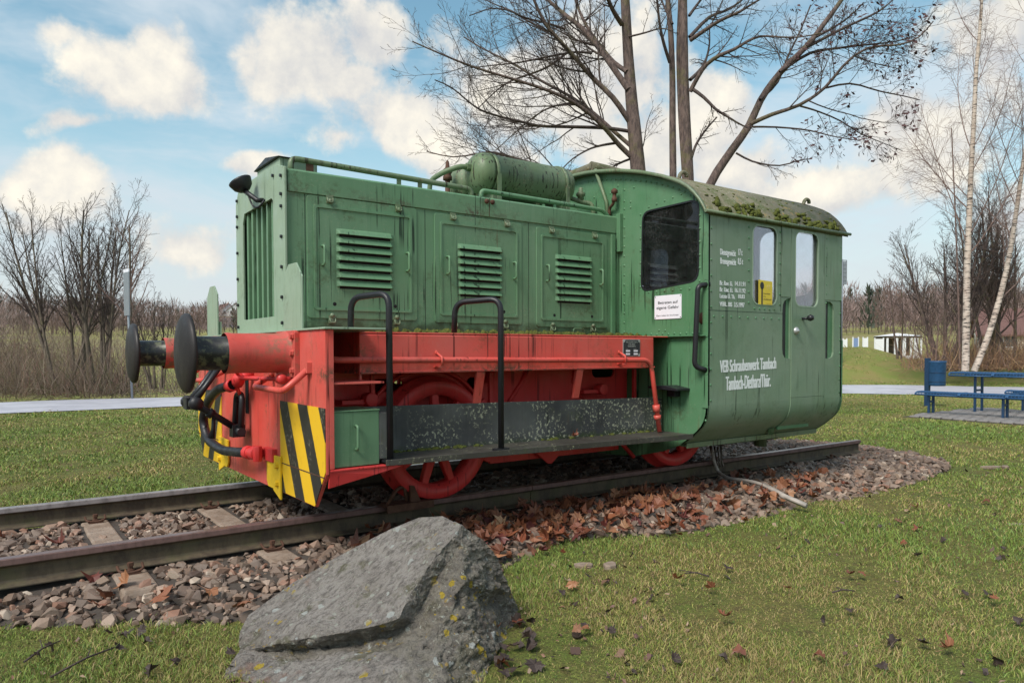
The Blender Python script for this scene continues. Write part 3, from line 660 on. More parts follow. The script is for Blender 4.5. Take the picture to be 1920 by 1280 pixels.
# front-face fittings
q = MB(); q.box(CX0-.014, CX0-.001, -1.545, -.56, 1.168, 1.180); q.box(CX0-.045, CX0-.001, -1.53, -.60, 1.176, 1.184); q.box(CX0-.012, CX0-.0005, -1.12, -1.115, .45, 1.16); q.box(CX0-.008, CX0-.0005, -1.545, -1.49, .60, 2.15); P('front_ledge', q, 'green_cab', cab, .002)
q = MB(); q.tube(bend([(CX0, -1.525, 1.585), (CX0-.075, -1.50, 1.575), (CX0-.085, -1.475, .93), (CX0, -1.525, .905)], .07), .021, 10); q.lathe([(.04, 0), (.04, .01)], (CX0-.01, -1.525, 1.585), (1, 0, 0), 10); q.lathe([(.04, 0), (.04, .01)], (CX0-.01, -1.525, .905), (1, 0, 0), 10); P('cab_handrail', q, 'black', bevel=0)
q = MB(); q.prism([(-1.04, .745), (-1.36, .735), (-1.36, .752), (-1.22, .775), (-1.05, .765)], CX0-.16, CX0-.001, 'x'); q.prism([(-1.17, .68), (-1.25, .68), (-1.25, .74), (-1.17, .74)], CX0-.06, CX0-.001, 'x'); P('foot_step', q, 'black', bevel=.003)
q = MB(); q.lathe([(0, -.004), (.05, -.003), (.05, 0)], (CX0, -1.49, 1.32), (1, 0, 0), 14); P('patch', q, 'rust', cab, 0)
rv = MB()
def rivF(y, z): rv.lathe([(0, -.0075), (.007, -.006), (.0105, 0)], (CX0, y, z), (1, 0, 0), 7)
def rivS(x, z, s=-1): rv.lathe([(0, .0075), (.007, .006), (.0105, 0)], (x, s*CY, z), (0, s, 0), 7)
z = .5
while z < 2.12: rivF(-1.52, z); z += .105
z = 1.23
while z < 2.3: rivF(-.60, z); z += .085
for k in range(9): rivF(-.93+(-1.45+.93)*k/8, 1.20 if k % 2 else 1.205); rivF(-.66-.8*k/8, 1.150)
for k in range(22):
    y = -1.42+1.30*k/21; rivF(y, zroof(y)-.085)
for k in range(7): rivF(-.80, 1.62+.105*k); rivF(-1.455, 1.62+.105*k)
for k in range(6): rivF(-.90-.09*k, 1.565); rivF(-.90-.09*k, 2.30-.0*k+.012*k)
for y, z in ((-.60, 2.40), (-.68, 2.38), (-.6, 2.33), (-.68, 2.33), (-.42, 2.50), (-.36, 2.44), (-.5, 2.35), (-1.02, 1.235), (-1.09, 1.232), (-.3, 2.55), (-.2, 2.50), (-.52, 2.55), (-.60, 2.50), (-.72, 2.50)): rivF(y, z)
for k in range(9): rivS(3.21+.11*k, 1.335); 
for k in range(8): rivS(3.66, 1.46+.09*k); rivS(4.10, 1.46+.09*k); rivS(4.28, 1.5+.085*k); rivS(4.76, 1.5+.085*k); rivS(4.83, 1.5+.085*k)
for k in range(12): rivS(3.175, .66+.125*k); rivS(5.07, .66+.125*k)
for k in range(5): rivS(3.74+.07*k, 1.415)
stuff(P('rivets', rv, 'green_cab', cab, 0))
q = MB(); q.tube(bend([(CX0-.03, -.44, 2.27), (CX0-.03, -.44, 2.36), (CX0-.06, -.52, 2.38), (CX0-.06, -.535, 2.44)], .03), .014, 8); q.lathe([(0, 0), (.026, 0), (.026, .03), (.018, .035), (.018, .07), (.03, .075), (.03, .10), (.012, .115), (0, .12)], (CX0-.06, -.535, 2.40), (0, 0, 1), 8); P('drain_valve', q, 'rust', cab, 0)
q = MB(); q.tube([(CX0-.05, -.27, 2.74), (CX0-.03, -.40, 2.42), (CX0-.03, -.42, 2.27)], .016, 8); P('pipe_stay', q, 'green_top', cab, 0)
# roof
q = MB(); n = len(YS); rx0, rx1 = 3.075, 5.165
vs = [(x, y, zroof(y)+d) for d in (0, -.028) for x in (rx0, rx1) for y in YS]
fs = [(k, k+1, n+k+1, n+k) for k in range(n-1)]+[(2*n+k, 3*n+k, 3*n+k+1, 2*n+k+1) for k in range(n-1)]
fs += [(k, 2*n+k, 2*n+k+1, k+1) for k in range(n-1)]+[(n+k, n+k+1, 3*n+k+1, 3*n+k) for k in range(n-1)]+[(0, n, 3*n, 2*n), (n-1, 3*n-1, 4*n-1, 2*n-1)]
q.add(vs, fs, True)
roof = P('cab_roof', q, 'roof', None, 0)
for s in (-1, 1): q = MB(); q.tube([(rx0-.01, s*1.572, 2.158), (rx1+.02, s*1.572, 2.166)], .014, 8); P('gutter', q, 'green_top', roof, 0)
q = MB(); ys2 = YS
vs = [(x, y*1.001, zroof(y)+d) for x in (rx0-.004, rx0+.02) for d in (.003, -.030) for y in ys2]
fs = [(k, k+1, n+k+1, n+k) for k in range(n-1)]+[(2*n+k, 3*n+k, 3*n+k+1, 2*n+k+1) for k in range(n-1)]+[(k, 2*n+k, 2*n+k+1, k+1) for k in range(n-1)]+[(n+k, n+k+1, 3*n+k+1, 3*n+k) for k in range(n-1)]
q.add(vs, fs, True); P('roof_edge', q, 'green_top', roof, 0)
for x, y in ((3.32, -1.10), (4.98, -1.22), (3.32, 1.10), (4.98, 1.22)):
    z = zroof(y); s = -1 if y < 0 else 1
    q = MB(); q.tube(bend([(x-.03, y, z-.02), (x-.015, y, z+.035), (x+.03, y, z+.062), (x+.07, y, z+.045), (x+.068, y, z+.02)], .03), .017, 8); P('lifting_hook', q, 'roof', roof, 0)
def clump(mb, p, sx, sy, sz, seed):
    r = random.Random(seed); n1, n2 = 9, 6; vs = []
    ph = [r.uniform(0, 6.3) for _ in range(6)]
    for i in range(n2+1):
        for k in range(n1):
            a = 2*math.pi*k/n1; t = math.pi*i/n2; q_ = 1+.28*math.sin(3*a+ph[0]+2*t)+.16*math.sin(5*a+ph[1]+4*t)+r.uniform(-.12, .12)
            vs.append((p[0]+sx*q_*math.sin(t)*math.cos(a), p[1]+sy*q_*math.sin(t)*math.sin(a), p[2]+sz*q_*math.cos(t)))
    mb.add(vs, [(i*n1+k, i*n1+(k+1) % n1, (i+1)*n1+(k+1) % n1, (i+1)*n1+k) for i in range(n2) for k in range(n1)], True)
q = MB(); r2 = random.Random(5)
for (xc, wd) in ((3.30, .07), (3.36, .06), (3.66, .09), (3.72, .10), (3.78, .06), (4.05, .05), (4.25, .05), (4.33, .05), (4.48, .06), (4.55, .05), (4.62, .07), (4.70, .05), (4.90, .06), (5.0, .05), (3.50, .04), (4.12, .05), (4.80, .05)):
    for k in range(8 if xc in (3.30, 3.66, 3.72, 4.48, 4.62, 4.9) else 3):
        y = -1.56+abs(r2.gauss(0, .03)); clump(q, (xc+r2.gauss(0, wd*.5), y-.005, zroof(y)+.004), r2.uniform(.014, .038), .02, r2.uniform(.008, .03), r2.random())
for k in range(60):
    y = -1.55+abs(r2.gauss(0, .13)); x = r2.uniform(3.12, 5.15); a = r2.uniform(.006, .014); clump(q, (x, y, zroof(y)-.002), a*1.4, a, a*.5, r2.random())
stuff(P('roof_moss', q, 'moss', roof, 0, recalc=False))
q = MB(); q.tube(bend([(3.02, .42, 2.66), (3.10, .32, 2.74), (3.17, -.02, 2.79), (3.20, -.13, 2.81)], .06), .045, 10); q.tube(bend([(3.17, -.12, 2.81), (3.30, -.14, 2.80), (4.0, -.14, 2.765)], .05), [.05]*8, 10); P('roof_pipe', q, 'roof', roof, 0)
# lettering
Y_ = -(CY+.0025)
W_ = M['white']
def pz(x, y): v = on_plane(x, y, 1, -CY); return v.x, v.z
def letter(body, x0, y0, x1, y1, bold, dz=.0, extra=0.):
    thk = .0042 if y0 > 600 else .0022
    (a0, zt), (a1, zb) = pz(x0, y0), pz(x1, y1); b0, zb0 = pz(x0, y1)
    h_ = pz(x0, y0)[1]-pz(x0, y1+0)[1]
    text_mesh('lettering', body, (a0+thk, a1-thk, zt-h_, zt, dz), 'side', Y_, W_, cab, .008, thk)
letter('Dienstgewicht', 1349.8, 466, 1379.6, 481, .018); letter('17 t', 1384, 466.5, 1391.8, 478.5, .010, .0)
letter('Bremsgewicht', 1350, 482.8, 1380, 498, .018); letter('8,5 t', 1383, 483.5, 1393, 497, .010)
letter('Br. Rev. Ei.', 1349, 525.8, 1373.5, 534.3, .018); letter('14.11.91', 1377.5, 527.0, 1397.3, 535.6, .012)
letter('Br. Unt. Ei.', 1349, 538.0, 1374, 546.5, .018); letter('16.11.92', 1377.5, 539.5, 1397.6, 548, .012)
letter('Letzte Ü. Th.', 1349, 548.6, 1378, 558.6, .014); letter('10.83', 1383.5, 551.5, 1396, 559.3, .012)
letter('VERL. BIS', 1348.8, 565.3, 1372.5, 573.6, .018); letter('3.5.1997', 1375.8, 566.3, 1395.7, 575.3, .012)
letter('VEB Schraubenwerk Tambach', 1349.3, 675.2, 1455.2, 698.6, .028, .022)
letter('Tambach-Dietharz/Thür.', 1360.3, 705.5, 1444.8, 732, .022, .014)
# signs fixed to the cab
q = MB(); q.prism(rr(-1.270, -.971, 1.3275, 1.5275, .008, 2), CX0-.006, CX0-.0015, 'x'); sg = P('warning_sign', q, 'sign_white', None, .001)
XF = CX0-.0072
text_mesh('sign_lettering', 'Betreten auf', (-1.013, -1.232, 1.4555, 1.4795), 'front', XF, M['ink'], sg, .010); text_mesh('sign_lettering', 'eigene Gefahr', (-.996, -1.244, 1.405, 1.437), 'front', XF, M['ink'], sg, .010)
text_mesh('sign_lettering', 'Eltern haften für ihre Kinder', (-.996, -1.243, 1.3515, 1.3645), 'front', XF, M['ink'], sg, .0)
q = MB()
for y in (-.981, -1.26):
    for z in (1.338, 1.517): q.lathe([(0, -.003), (.0045, -.002), (.005, 0)], (CX0-.006, y, z), (1, 0, 0), 8)
q.build('screw', M['ink'], sg)
yp = -1.1585
pl = MB(); pl.prism(rr(2.573, 2.765, 1.015, 1.151, .006, 2), yp+.002, yp-.003, 'y'); npl = P('maker_plate', pl, 'plate_metal', None, .001)
oc = [(2.598, 1.019), (2.740, 1.019), (2.744, 1.036), (2.761, 1.040), (2.761, 1.126), (2.744, 1.130), (2.740, 1.147), (2.598, 1.147), (2.594, 1.130), (2.577, 1.126), (2.577, 1.040), (2.594, 1.036)]
pl = MB(); pl.prism(oc, yp-.0031, yp-.0042, 'y'); P('plate_field', pl, 'ink', npl, 0)
for body, r in (('VEB LOKOMOTIVBAU', (2.603, 2.735, 1.124, 1.137)), ('KARL MARX', (2.632, 2.706, 1.107, 1.119)), ('BABELSBERG', (2.624, 2.714, 1.091, 1.103)), ('Typ', (2.605, 2.628, 1.070, 1.077)), ('Baujahr', (2.690, 2.725, 1.070, 1.077)), ('Leistung', (2.605, 2.640, 1.044, 1.050)), ('Fabr.-Nr.', (2.690, 2.728, 1.044, 1.050))): text_mesh('plate_lettering', body, r, 'side', yp-.005, M['plate_metal'], npl, .01)
pl = MB()
for x in (2.603, 2.690):
    for z in (1.028, 1.053): pl.box(x, x+.046, yp-.0052, yp-.0043, z, z+.013)
P('plate_field_inset', pl, 'sign_white', npl, 0)
q = MB(); q.prism([(3.792, 1.452), (3.985, 1.452), (3.985, 1.653), (3.792, 1.66)], -1.5445, -1.5425, 'y'); ys_ = P('notice_card', q, 'sign_yellow', None, 0)
q = MB(); q.prism([(3.838+.026*math.cos(R_(12*k)), 1.612+.032*math.sin(R_(12*k))) for k in range(30)], -1.5462, -1.5447, 'y'); q.box(3.830, 3.847, -1.5462, -1.5447, 1.4525, 1.588); q.build('emblem', M['ink'], ys_)
q = MB()
for k in range(2): q.tube([(3.905+.028*k+.012*abs(math.sin(t*.5)), -1.545, 1.60+.02*t/3) for t in range(-3, 4)], .0012, 4)
q.build('emblem_lines', M['wall_cream'], ys_)
for body, r in (('Diese Anlage', (3.858, 3.953, 1.538, 1.551)), ('wird', (3.858, 3.890, 1.517, 1.527)), ('videoüberwacht', (3.858, 3.973, 1.492, 1.504)), ('www.', (3.90, 3.975, 1.459, 1.462))): text_mesh('card_lettering', body, r, 'side', -1.5458, M['ink'], ys_, .01)
# --- frame
for s in (-1, 1):
    q = MB(); q.prism([(s*1.15, .92), (s*1.175, .92), (s*1.175, .932), (s*1.157, .932), (s*1.157, 1.158), (s*1.15, 1.17)], .335, 2.925, 'x')
    q.box(.335, .350, min(s*.70, s*1.15), max(s*.70, s*1.15), .92, 1.17); q.box(2.90, 2.925, min(s*.62, s*1.15), max(s*.62, s*1.15), .92, 1.17); P('sole_beam', q, 'red')
q = MB(); q.box(.335, 3.138, -1.156, 1.156, 1.170, 1.180); P('running_board', q, 'red')
q = MB(); q.box(-.012, .36, -1.47, 1.47, 1.182, 1.194); P('front_deck', q, 'green_pale')
hol = [rr(.645, .90, .775, .865, .042), rr(1.44, 1.58, .77, .86, .042), rr(2.72, 2.98, .83, .93, .048)]
for s in (-1, 1):
    q = MB(); q.prism([(.035, .40), (.70, .30), (1.0, .62), (1.2, .62), (1.5, .28), (3.1, .28), (3.4, .62), (3.7, .62), (4.0, .28), (5.05, .28), (5.05, 1.165), (.035, 1.165)], s*.615, s*.635, 'y', hol); P('frame_plate', q, 'red_dark', bevel=.002)
    q = MB()
    for k in range(13): # wheel-arch rib
        pass
    pts = [(1.09+.52*math.cos(R_(a)), s*.65, .43+.50*math.sin(R_(a))) for a in range(20, 161, 10)]; q.tube(pts, .016, 6); P('wheel_arch_rib', q, 'red_dark', bevel=0)
    for x in (1.222, 2.12):
        q = MB(); q.hexa([(x-.034, s*1.142, .935), (x+.034, s*1.142, .935), (x+.034, s*1.165, .915), (x-.034, s*1.165, .915)], [(x-.03, s*1.095, .70), (x+.03, s*1.095, .70), (x+.03, s*1.115, .70), (x-.03, s*1.115, .70)]); P('step_bracket', q, 'red', bevel=.003)
    q = MB(); q.box(.04, .36, min(s*1.15, s*1.44), max(s*1.15, s*1.44), .872, .884); q.box(.33, .345, min(s*1.15, s*1.165), max(s*1.15, s*1.165), .884, .93); P('pocket_floor', q, 'red', bevel=.002)
    q = MB(); q.box(.04, .345, min(s*.66, s*.68), max(s*.66, s*.68), .70, 1.17); P('pocket_back', q, 'black', bevel=0)
    # air pipe along the sole beam
    q = MB(); q.tube(bend([(.06, s*1.06, 1.02), (.16, s*1.20, 1.008), (2.84, s*1.205, .985), (2.93, s*1.22, .40)], .09, 7), .0195, 12); q.lathe([(.0195, 0), (.03, 0), (.03, .06), (.0195, .06)], (2.895, s*1.214, .62), (.15, 0, -1), 10); q.lathe([(.0195, 0), (.03, 0), (.03, .035), (.0195, .035)], (2.908, s*1.216, .535), (.15, 0, -1), 10)
    for x in (.875, 2.53): q.box(x-.02, x+.02, min(s*1.157, s*1.23), max(s*1.157, s*1.23), .955, .962); q.tube([(x, s*1.163, 1.05), (x, s*1.23, 1.02), (x, s*1.232, .965)], .008, 6); q.lathe([(0, .012), (.012, .012), (.014, 0)], (x, s*1.158, 1.05), (0, s, 0), 6, False)
    P('brake_pipe', q, 'red', bevel=0)
    # step
    q = MB(); q.prism([(.36, .40), (3.03, .365), (3.03, .672), (.36, .715)], s*1.10, s*1.115, 'y'); q.prism([(2.93, .37), (3.09, .37), (3.09, .66), (2.93, .66)], s*1.085, s*1.097, 'y'); P('step_back', q, 'black_lichen', bevel=.002)
    q = MB(); a, b_ = .36, 3.06; q.hexa([(a, s*1.10, .408), (b_, s*1.10, .380), (b_, s*1.455, .378), (a, s*1.455, .406)], [(a, s*1.10, .418), (b_, s*1.10, .390), (b_, s*1.455, .388), (a, s*1.455, .416)])
    q.hexa([(a, s*1.452, .390), (b_, s*1.452, .352), (b_, s*1.462, .352), (a, s*1.462, .390)], [(a, s*1.452, .424), (b_, s*1.452, .394), (b_, s*1.462, .394), (a, s*1.462, .424)]); tr_ = P('step_tread', q, 'tread', bevel=.002)
    if s < 0:
        q = MB(); r3 = random.Random(9)
        for k in range(60):
            xx = min(max(r3.choice([r3.gauss(1.0, .18), r3.gauss(1.9, .25), r3.gauss(2.8, .12), r3.gauss(.6, .08)]), .42), 3.0); a = r3.uniform(.008, .02); clump(q, (xx, -1.118-abs(r3.gauss(0, .02)), .418-.0105*(xx-.36)), a*1.4, a, a*.7, r3.random())
        stuff(P('step_moss', q, 'moss', tr_, 0, recalc=False))
    # tool box
    q = MB(); q.box(.032, .333, min(s*1.13, s*1.425), max(s*1.13, s*1.425), .402, .715); q.box(.028, .338, min(s*1.12, s*1.431), max(s*1.12, s*1.431), .7155, .7225); tb = P('tool_box', q, 'green_box')
    q = MB(); q.tube(bend([(.185, s*1.425, .635), (.185, s*1.46, .635), (.185, s*1.46, .50), (.185, s*1.425, .50)], .02), .008, 8); P('handle', q, 'green_box', tb, 0)
    q = MB(); q.box(.335, .385, min(s*1.10, s*1.425), max(s*1.10, s*1.425), .43, .70); P('step_end', q, 'black_lichen')
    q = MB(); q.box(.02, .44, min(s*1.12, s*1.455), max(s*1.12, s*1.455), .385, .397); q.add([(.02, s*1.448, .385), (.5, s*1.448, .385), (.30, s*1.448, .345), (.02, s*1.43, .29), (.02, s*1.436, .385), (.5, s*1.436, .385), (.30, s*1.436, .345), (.02, s*1.42, .29)], [(0,1,2,3),(7,6,5,4),(0,4,5,1),(1,5,6,2),(2,6,7,3),(3,7,4,0)]); P('gusset', q, 'red_dark')
    # black hand hoops from running board to step
    for xl, xr in ((.24, .40), (.98, 1.20)):
        q = MB(); q.tube(bend([(xl+.05, s*1.13, 1.185), (xl+.05, s*1.14, 1.385), (xr, s*1.43, 1.40), (xr, s*1.43, .41)], .085, 7), .0195, 12); q.box(xr-.05, xr+.05, min(s*1.40, s*1.455), max(s*1.40, s*1.455), .41, .425); P('hand_hoop', q, 'black', bevel=0)
q = MB(); r3 = random.Random(21)
for k in range(420):
    xx = r3.choice([r3.uniform(.25, 3.05), r3.gauss(1.15, .15), r3.gauss(1.75, .2), r3.gauss(2.85, .15), r3.gauss(2.35, .1)]); xx = min(max(xx, .2), 3.1); a = r3.uniform(.008, .022)
    clump(q, (xx, -.56-abs(r3.gauss(0, .18)), 1.182+r3.uniform(0, .01)), a*1.3, a, a*r3.uniform(.7, 1.5), r3.random())
stuff(P('deck_moss', q, 'moss', None, 0, recalc=False))
# --- headstock
hs = [(-1.45, .375), (-1.45, 1.182), (1.45, 1.182), (1.45, .375), (1.275, .165), (-1.275, .165)]
q = MB(); q.prism(hs, 0, .022, 'x'); head = P('headstock', q, 'red', bevel=.002)
q = MB()
for s in (-1, 1): q.box(.022, .05, min(s*1.435, s*1.45), max(s*1.435, s*1.45), .40, 1.18)
q.box(-.004, .03, -1.455, 1.455, 1.176, 1.182); P('edge_angle', q, 'red', head)
for s in (-1, 1):
    q = MB(); q.prism([(s*.70, .748), (s*1.448, .742), (s*1.448, .385), (s*1.285, .172), (s*.70, .172)], -.006, -.001, 'x'); P('hazard_panel', q, 'stripes', head, 0)
    q = MB(); q.box(-.0085, -.0062, min(s*.70, s*1.44), max(s*.70, s*1.44), .352, .358); P('panel_seam', q, 'rust', head, 0)
    q = MB(); q.prism([(s*.735, .175), (s*.50, .175), (s*.47, .21), (s*.47, .385), (s*.735, .395)], -.022, -.0075, 'x'); q.prism([(s*.60, .165), (s*.735, .12), (s*.735, .18), (s*.60, .18)], -.022, -.0075, 'x')
    pl_ = P('guard_bracket', q, 'yellow', head)
    q = MB()
    for z in (.22, .335): q.lathe([(0, -.022), (.02, -.02), (.022, 0)], (-.022, s*.69, z), (1, 0, 0), 6, False)
    P('bolt', q, 'yellow', pl_, 0)
    # square buffer flange, sleeve, shaft and disc
    yb = s*.875
    q = MB(); q.prism(rr(yb-.175, yb+.175, .905, 1.185, .02), -.03, -.001, 'x'); q.lathe([(.118, -.388), (.121, -.37), (.118, -.34), (.120, -.06), (.135, -.03)], (0, yb, 1.05), (1, 0, 0), 32)
    bf = P('buffer', q, 'red_buffer', None, .002)
    q = MB()
    for dy in (-.145, .145):
        for z in (.945, 1.05, 1.15): q.lathe([(0, -.05), (.017, -.05), (.017, -.038), (.022, -.036), (.022, -.03)], (0, yb+dy, z), (1, 0, 0), 6, False)
    P('flange_bolt', q, 'red_buffer', bf, 0)
    q = MB(); q.lathe([(.098, -.58), (.098, -.38), (.104, -.375)], (0, yb, 1.05), (1, 0, 0), 32); P('buffer_shaft', q, 'shaft', bf, 0)
    q = MB(); q.lathe([(.0, -.640), (.10, -.636), (.19, -.622), (.222, -.606), (.228, -.596), (.226, -.583), (.20, -.578), (.10, -.572), (0, -.572)], (0, yb, 1.05), (1, 0, 0), 48); P('buffer_head', q, 'disc', bf, 0)
    # shunter's handle
    q = MB(); q.tube(bend([(0, s*.56, .917), (-.15, s*.64, .838), (-.15, s*1.20, .834), (-.0, s*1.215, .965)], .05), .019, 10); q.box(-.03, -.0005, min(s*1.18, s*1.25), max(s*1.18, s*1.25), .935, .995); P('shunters_handle', q, 'red', None, 0)
    # pointed end plates on the deck
    q = MB(); q.prism([(s*.785, 1.195), (s*1.105, 1.195), (s*1.105, 1.505), (s*1.01, 1.592), (s*.88, 1.592), (s*.785, 1.52)], -.004, .006, 'x'); q.box(.006, .03, min(s*.79, s*.82), max(s*.79, s*.82), 1.195, 1.30); P('marker_plate', q, 'green_pale', None, .001)
# draw hook and screw coupling
q = MB(); q.prism([(0, .98), (0, 1.10), (-.18, 1.09), (-.30, 1.13), (-.33, 1.10), (-.31, 1.04), (-.25, 1.03), (-.23, 1.06), (-.17, 1.05), (-.15, .97)], -.025, .025, 'y'); q.box(-.03, -.001, -.12, .12, .90, 1.17); P('draw_hook', q, 'black', None, .008)
q = MB()
for y in (-.055, .055): q.tube([(-.175, y, 1.0), (-.30, y, .82), (-.375, y, .72)], [.021, .019, .026], 10)
q.tube([(-.375, -.12, .712), (-.375, .12, .712)], .028, 12); q.lathe([(0, 0), (.045, 0), (.045, .06), (0, .06)], (-.375, -.085, .712), (0, -1, 0), 10); q.lathe([(0, 0), (.045, 0), (.045, .06), (0, .06)], (-.375, .085, .712), (0, 1, 0), 10); q.box(-.42, -.34, -.05, .05, .67, .75)
q.tube([(-.40, 0, .725), (-.25, 0, .633), (-.08, 0, .515)], .023, 12); q.lathe([(.023, 0), (.034, .0), (.034, .035), (.023, .035)], (-.27, 0, .645), (.8, 0, -.6), 10); q.tube([(-.235, 0, .62), (-.235, .02, .52), (-.245, .03, .46)], [.012, .014, .026], 8)
q.box(-.12, -.035, -.045, .045, .46, .545); q.tube([(-.075, -.10, .50), (-.075, .10, .50)], .03, 12)
q.tube(bend([(-.075, -.075, .50), (-.06, -.072, .76), (-.06, .072, .76), (-.075, .075, .50)], .06, 6), .021, 10)
P('screw_coupling', q, 'black', None, 0)
q = MB(); q.box(-.004, -.0008, -.02, .055, .62, .86); P('coupling_slot', q, 'dark', head, 0)
# brake hose with its cock and fittings
q = MB(); q.tube(bend([(-.13, -.06, .825), (-.17, .10, .80), (-.17, .42, .70), (-.17, .60, .54), (-.16, .50, .40), (-.14, .20, .345), (-.12, -.22, .375), (-.10, -.32, .385)], .16, 6), .0335, 14); P('brake_hose', q, 'black', None, 0)
q = MB(); q.tube([(-.0, -.12, .90), (-.10, -.12, .88)], .03, 10); q.lathe([(0, -.07), (.04, -.06), (.045, 0), (.04, .06), (0, .07)], (-.10, -.12, .86), (.2, .9, -.3), 10); q.lathe([(.036, 0), (.046, 0), (.046, .05), (.036, .05)], (-.125, -.075, .83), (-.2, .9, -.2), 10)
q.tube([(-.10, -.16, .88), (-.10, -.40, .885), (-.085, -.95, .893)], .013, 8); q.box(-.10, -.08, -.55, -.40, .87, .90); q.lathe([(0, -.03), (.03, -.03), (.03, .03), (0, .03)], (-.08, -.95, .893), (0, 1, 0), 8); q.tube([(-.08, -.95, .893), (0, -.95, .893)], .016, 8); q.tube([(-.10, -.14, .89), (-.14, -.20, .93), (-.16, -.30, .94)], .011, 6); P('brake_cock', q, 'red_dark', None, 0)
q = MB(); q.lathe([(.034, 0), (.046, .0), (.046, .05), (.036, .05), (.036, .10), (.05, .11), (.05, .16), (.0, .17)], (-.10, -.30, .383), (.15, -1, .05), 10); q.box(-.035, -.001, -.62, -.44, .345, .43); q.lathe([(0, -.05), (.03, -.05), (.03, .05), (0, .05)], (-.08, -.47, .39), (0, 0, 1), 8); P('dummy_coupling', q, 'red_dark', None, .003)
q = MB(); q.tube(bend([(-.10, -.10, .86), (-.09, -.06, .80), (-.07, -.05, .76)], .02), .014, 8); P('cock_lever', q, 'red', None, 0)
# --- wheels
def wheel(x, s):
    yo, yi = .815, .68
    o = (x, 0, .428); q = MB()
    q.lathe([(.325, yi), (.452, yi), (.456, yi+.012), (.448, yi+.028), (.428, yi+.04), (.422, yo-.008), (.415, yo), (.345, yo), (.338, yo-.012), (.322, yo-.018), (.318, yi+.05), (.325, yi)], o, (0, s, 0), 56)
    q.lathe([(.0, yo+.02), (.07, yo+.02), (.075, yo+.012), (.105, yo-.005), (.11, yi+.02), (0, yi)], o, (0, s, 0), 28)
    w_ = P('wheel', q, 'red_dark', None, 0)
    for k in range(9):
        a = R_(40*k+12); ca, sa = math.cos(a), math.sin(a); q = MB()
        def pt(r, t, y): return (x+ca*r-sa*t, s*y, .428+sa*r+ca*t)
        q.hexa([pt(.09, -.036, .79), pt(.09, .036, .79), pt(.09, .036, .73), pt(.09, -.036, .73)], [pt(.332, -.026, .785), pt(.332, .026, .785), pt(.332, .026, .735), pt(.332, -.026, .735)]); P('spoke', q, 'red_dark', w_, .008)
for x in (1.093, 3.60):
    for s in (-1, 1): wheel(x, s)
    q = MB(); q.tube([(x, -.70, .428), (x, .70, .428)], .07, 16); P('axle', q, 'black', None, 0)
    for s in (-1, 1):
        for sg_ in (-1, 1):
            q = MB(); pts = []
            for k in range(7): a = R_(-25+10*k); pts.append(a)
            vs = [(x+sg_*r*math.cos(a), s*y, .428+r*math.sin(a)) for r in (.43, .485) for y in (.70, .80) for a in pts]; n = 7
            fs = [(i, i+1, 7+i+1, 7+i) for i in range(6)]+[(14+i, 21+i, 21+i+1, 14+i+1) for i in range(6)]+[(i, 14+i, 15+i, i+1) for i in range(6)]+[(7+i, 8+i, 22+i, 21+i) for i in range(6)]+[(0, 7, 21, 14), (6, 20, 27, 13)]
            q.add(vs, fs); q.box(min(x+sg_*.47, x+sg_*.50), max(x+sg_*.47, x+sg_*.50), min(s*.735, s*.765), max(s*.735, s*.765), .28, .90); P('brake_shoe', q, 'red_dark', None, .003)
for s in (-1, 1):
    q = MB(); q.box(1.62, 3.0, min(s*.655, s*.675), max(s*.655, s*.675), .19, .30); P('brake_pull_bar', q, 'red_dark'); q = MB(); q.box(.10, .52, min(s*.655, s*.675), max(s*.655, s*.675), .26, .33); P('front_pull_bar', q, 'red_dark')
    q = MB(); q.prism([(1.98, .345), (2.42, .345), (2.33, .24), (2.21, .145), (2.17, .145), (2.05, .24)], s*.70, s*.715, 'y'); P('hanger_plate', q, 'red_dark'); q = MB(); q.prism([(2.42, .345), (2.95, .345), (2.95, .225), (2.48, .235)], s*.70, s*.71, 'y'); P('tie_plate', q, 'red_dark')
    for pts_, r_p in (([(1.75, s*.64, .56), (1.95, s*.64, .80), (2.02, s*.64, .92)]    , .018), ([(2.65, s*.64, .60), (2.50, s*.64, .80), (2.52, s*.64, .92)], .018), ([(1.62, s*.66, .82), (1.66, s*.68, .93)], .022), ([(2.80, s*.70, .38), (2.98, s*.72, .26), (3.12, s*.74, .12)], .02)): q = MB(); q.tube(pts_, r_p, 8); P('brake_rod', q, 'red_dark', None, 0)
    for x in (.50, 2.62): q = MB(); q.box(x-.12, x+.05, min(s*.64, s*.78), max(s*.64, s*.78), .705, .735); q.lathe([(0, -.05), (.045, -.05), (.05, 0), (.045, .05), (0, .05)], (x+.08, s*.76, .735), (0, 1, 0), 14); P('brake_crank', q, 'red_dark', None, .003)
q = MB(); q.box(.6, 4.9, -.60, .60, .42, .50); q.box(1.6, 3.0, -.55, .55, .22, .42); P('engine_sump', q, 'black', None, .01)
q = MB(); q.tube([(3.9, -.95, .20), (4.55, -1.0, .20)], .02, 8); q.lathe([(0, 0), (.06, 0), (.06, .1), (.08, .10), (.08, .13), (0, .13)], (4.6, -1.0, .13), (0, 0, 1), 12); P('drain_pot', q, 'green_top', None, 0)
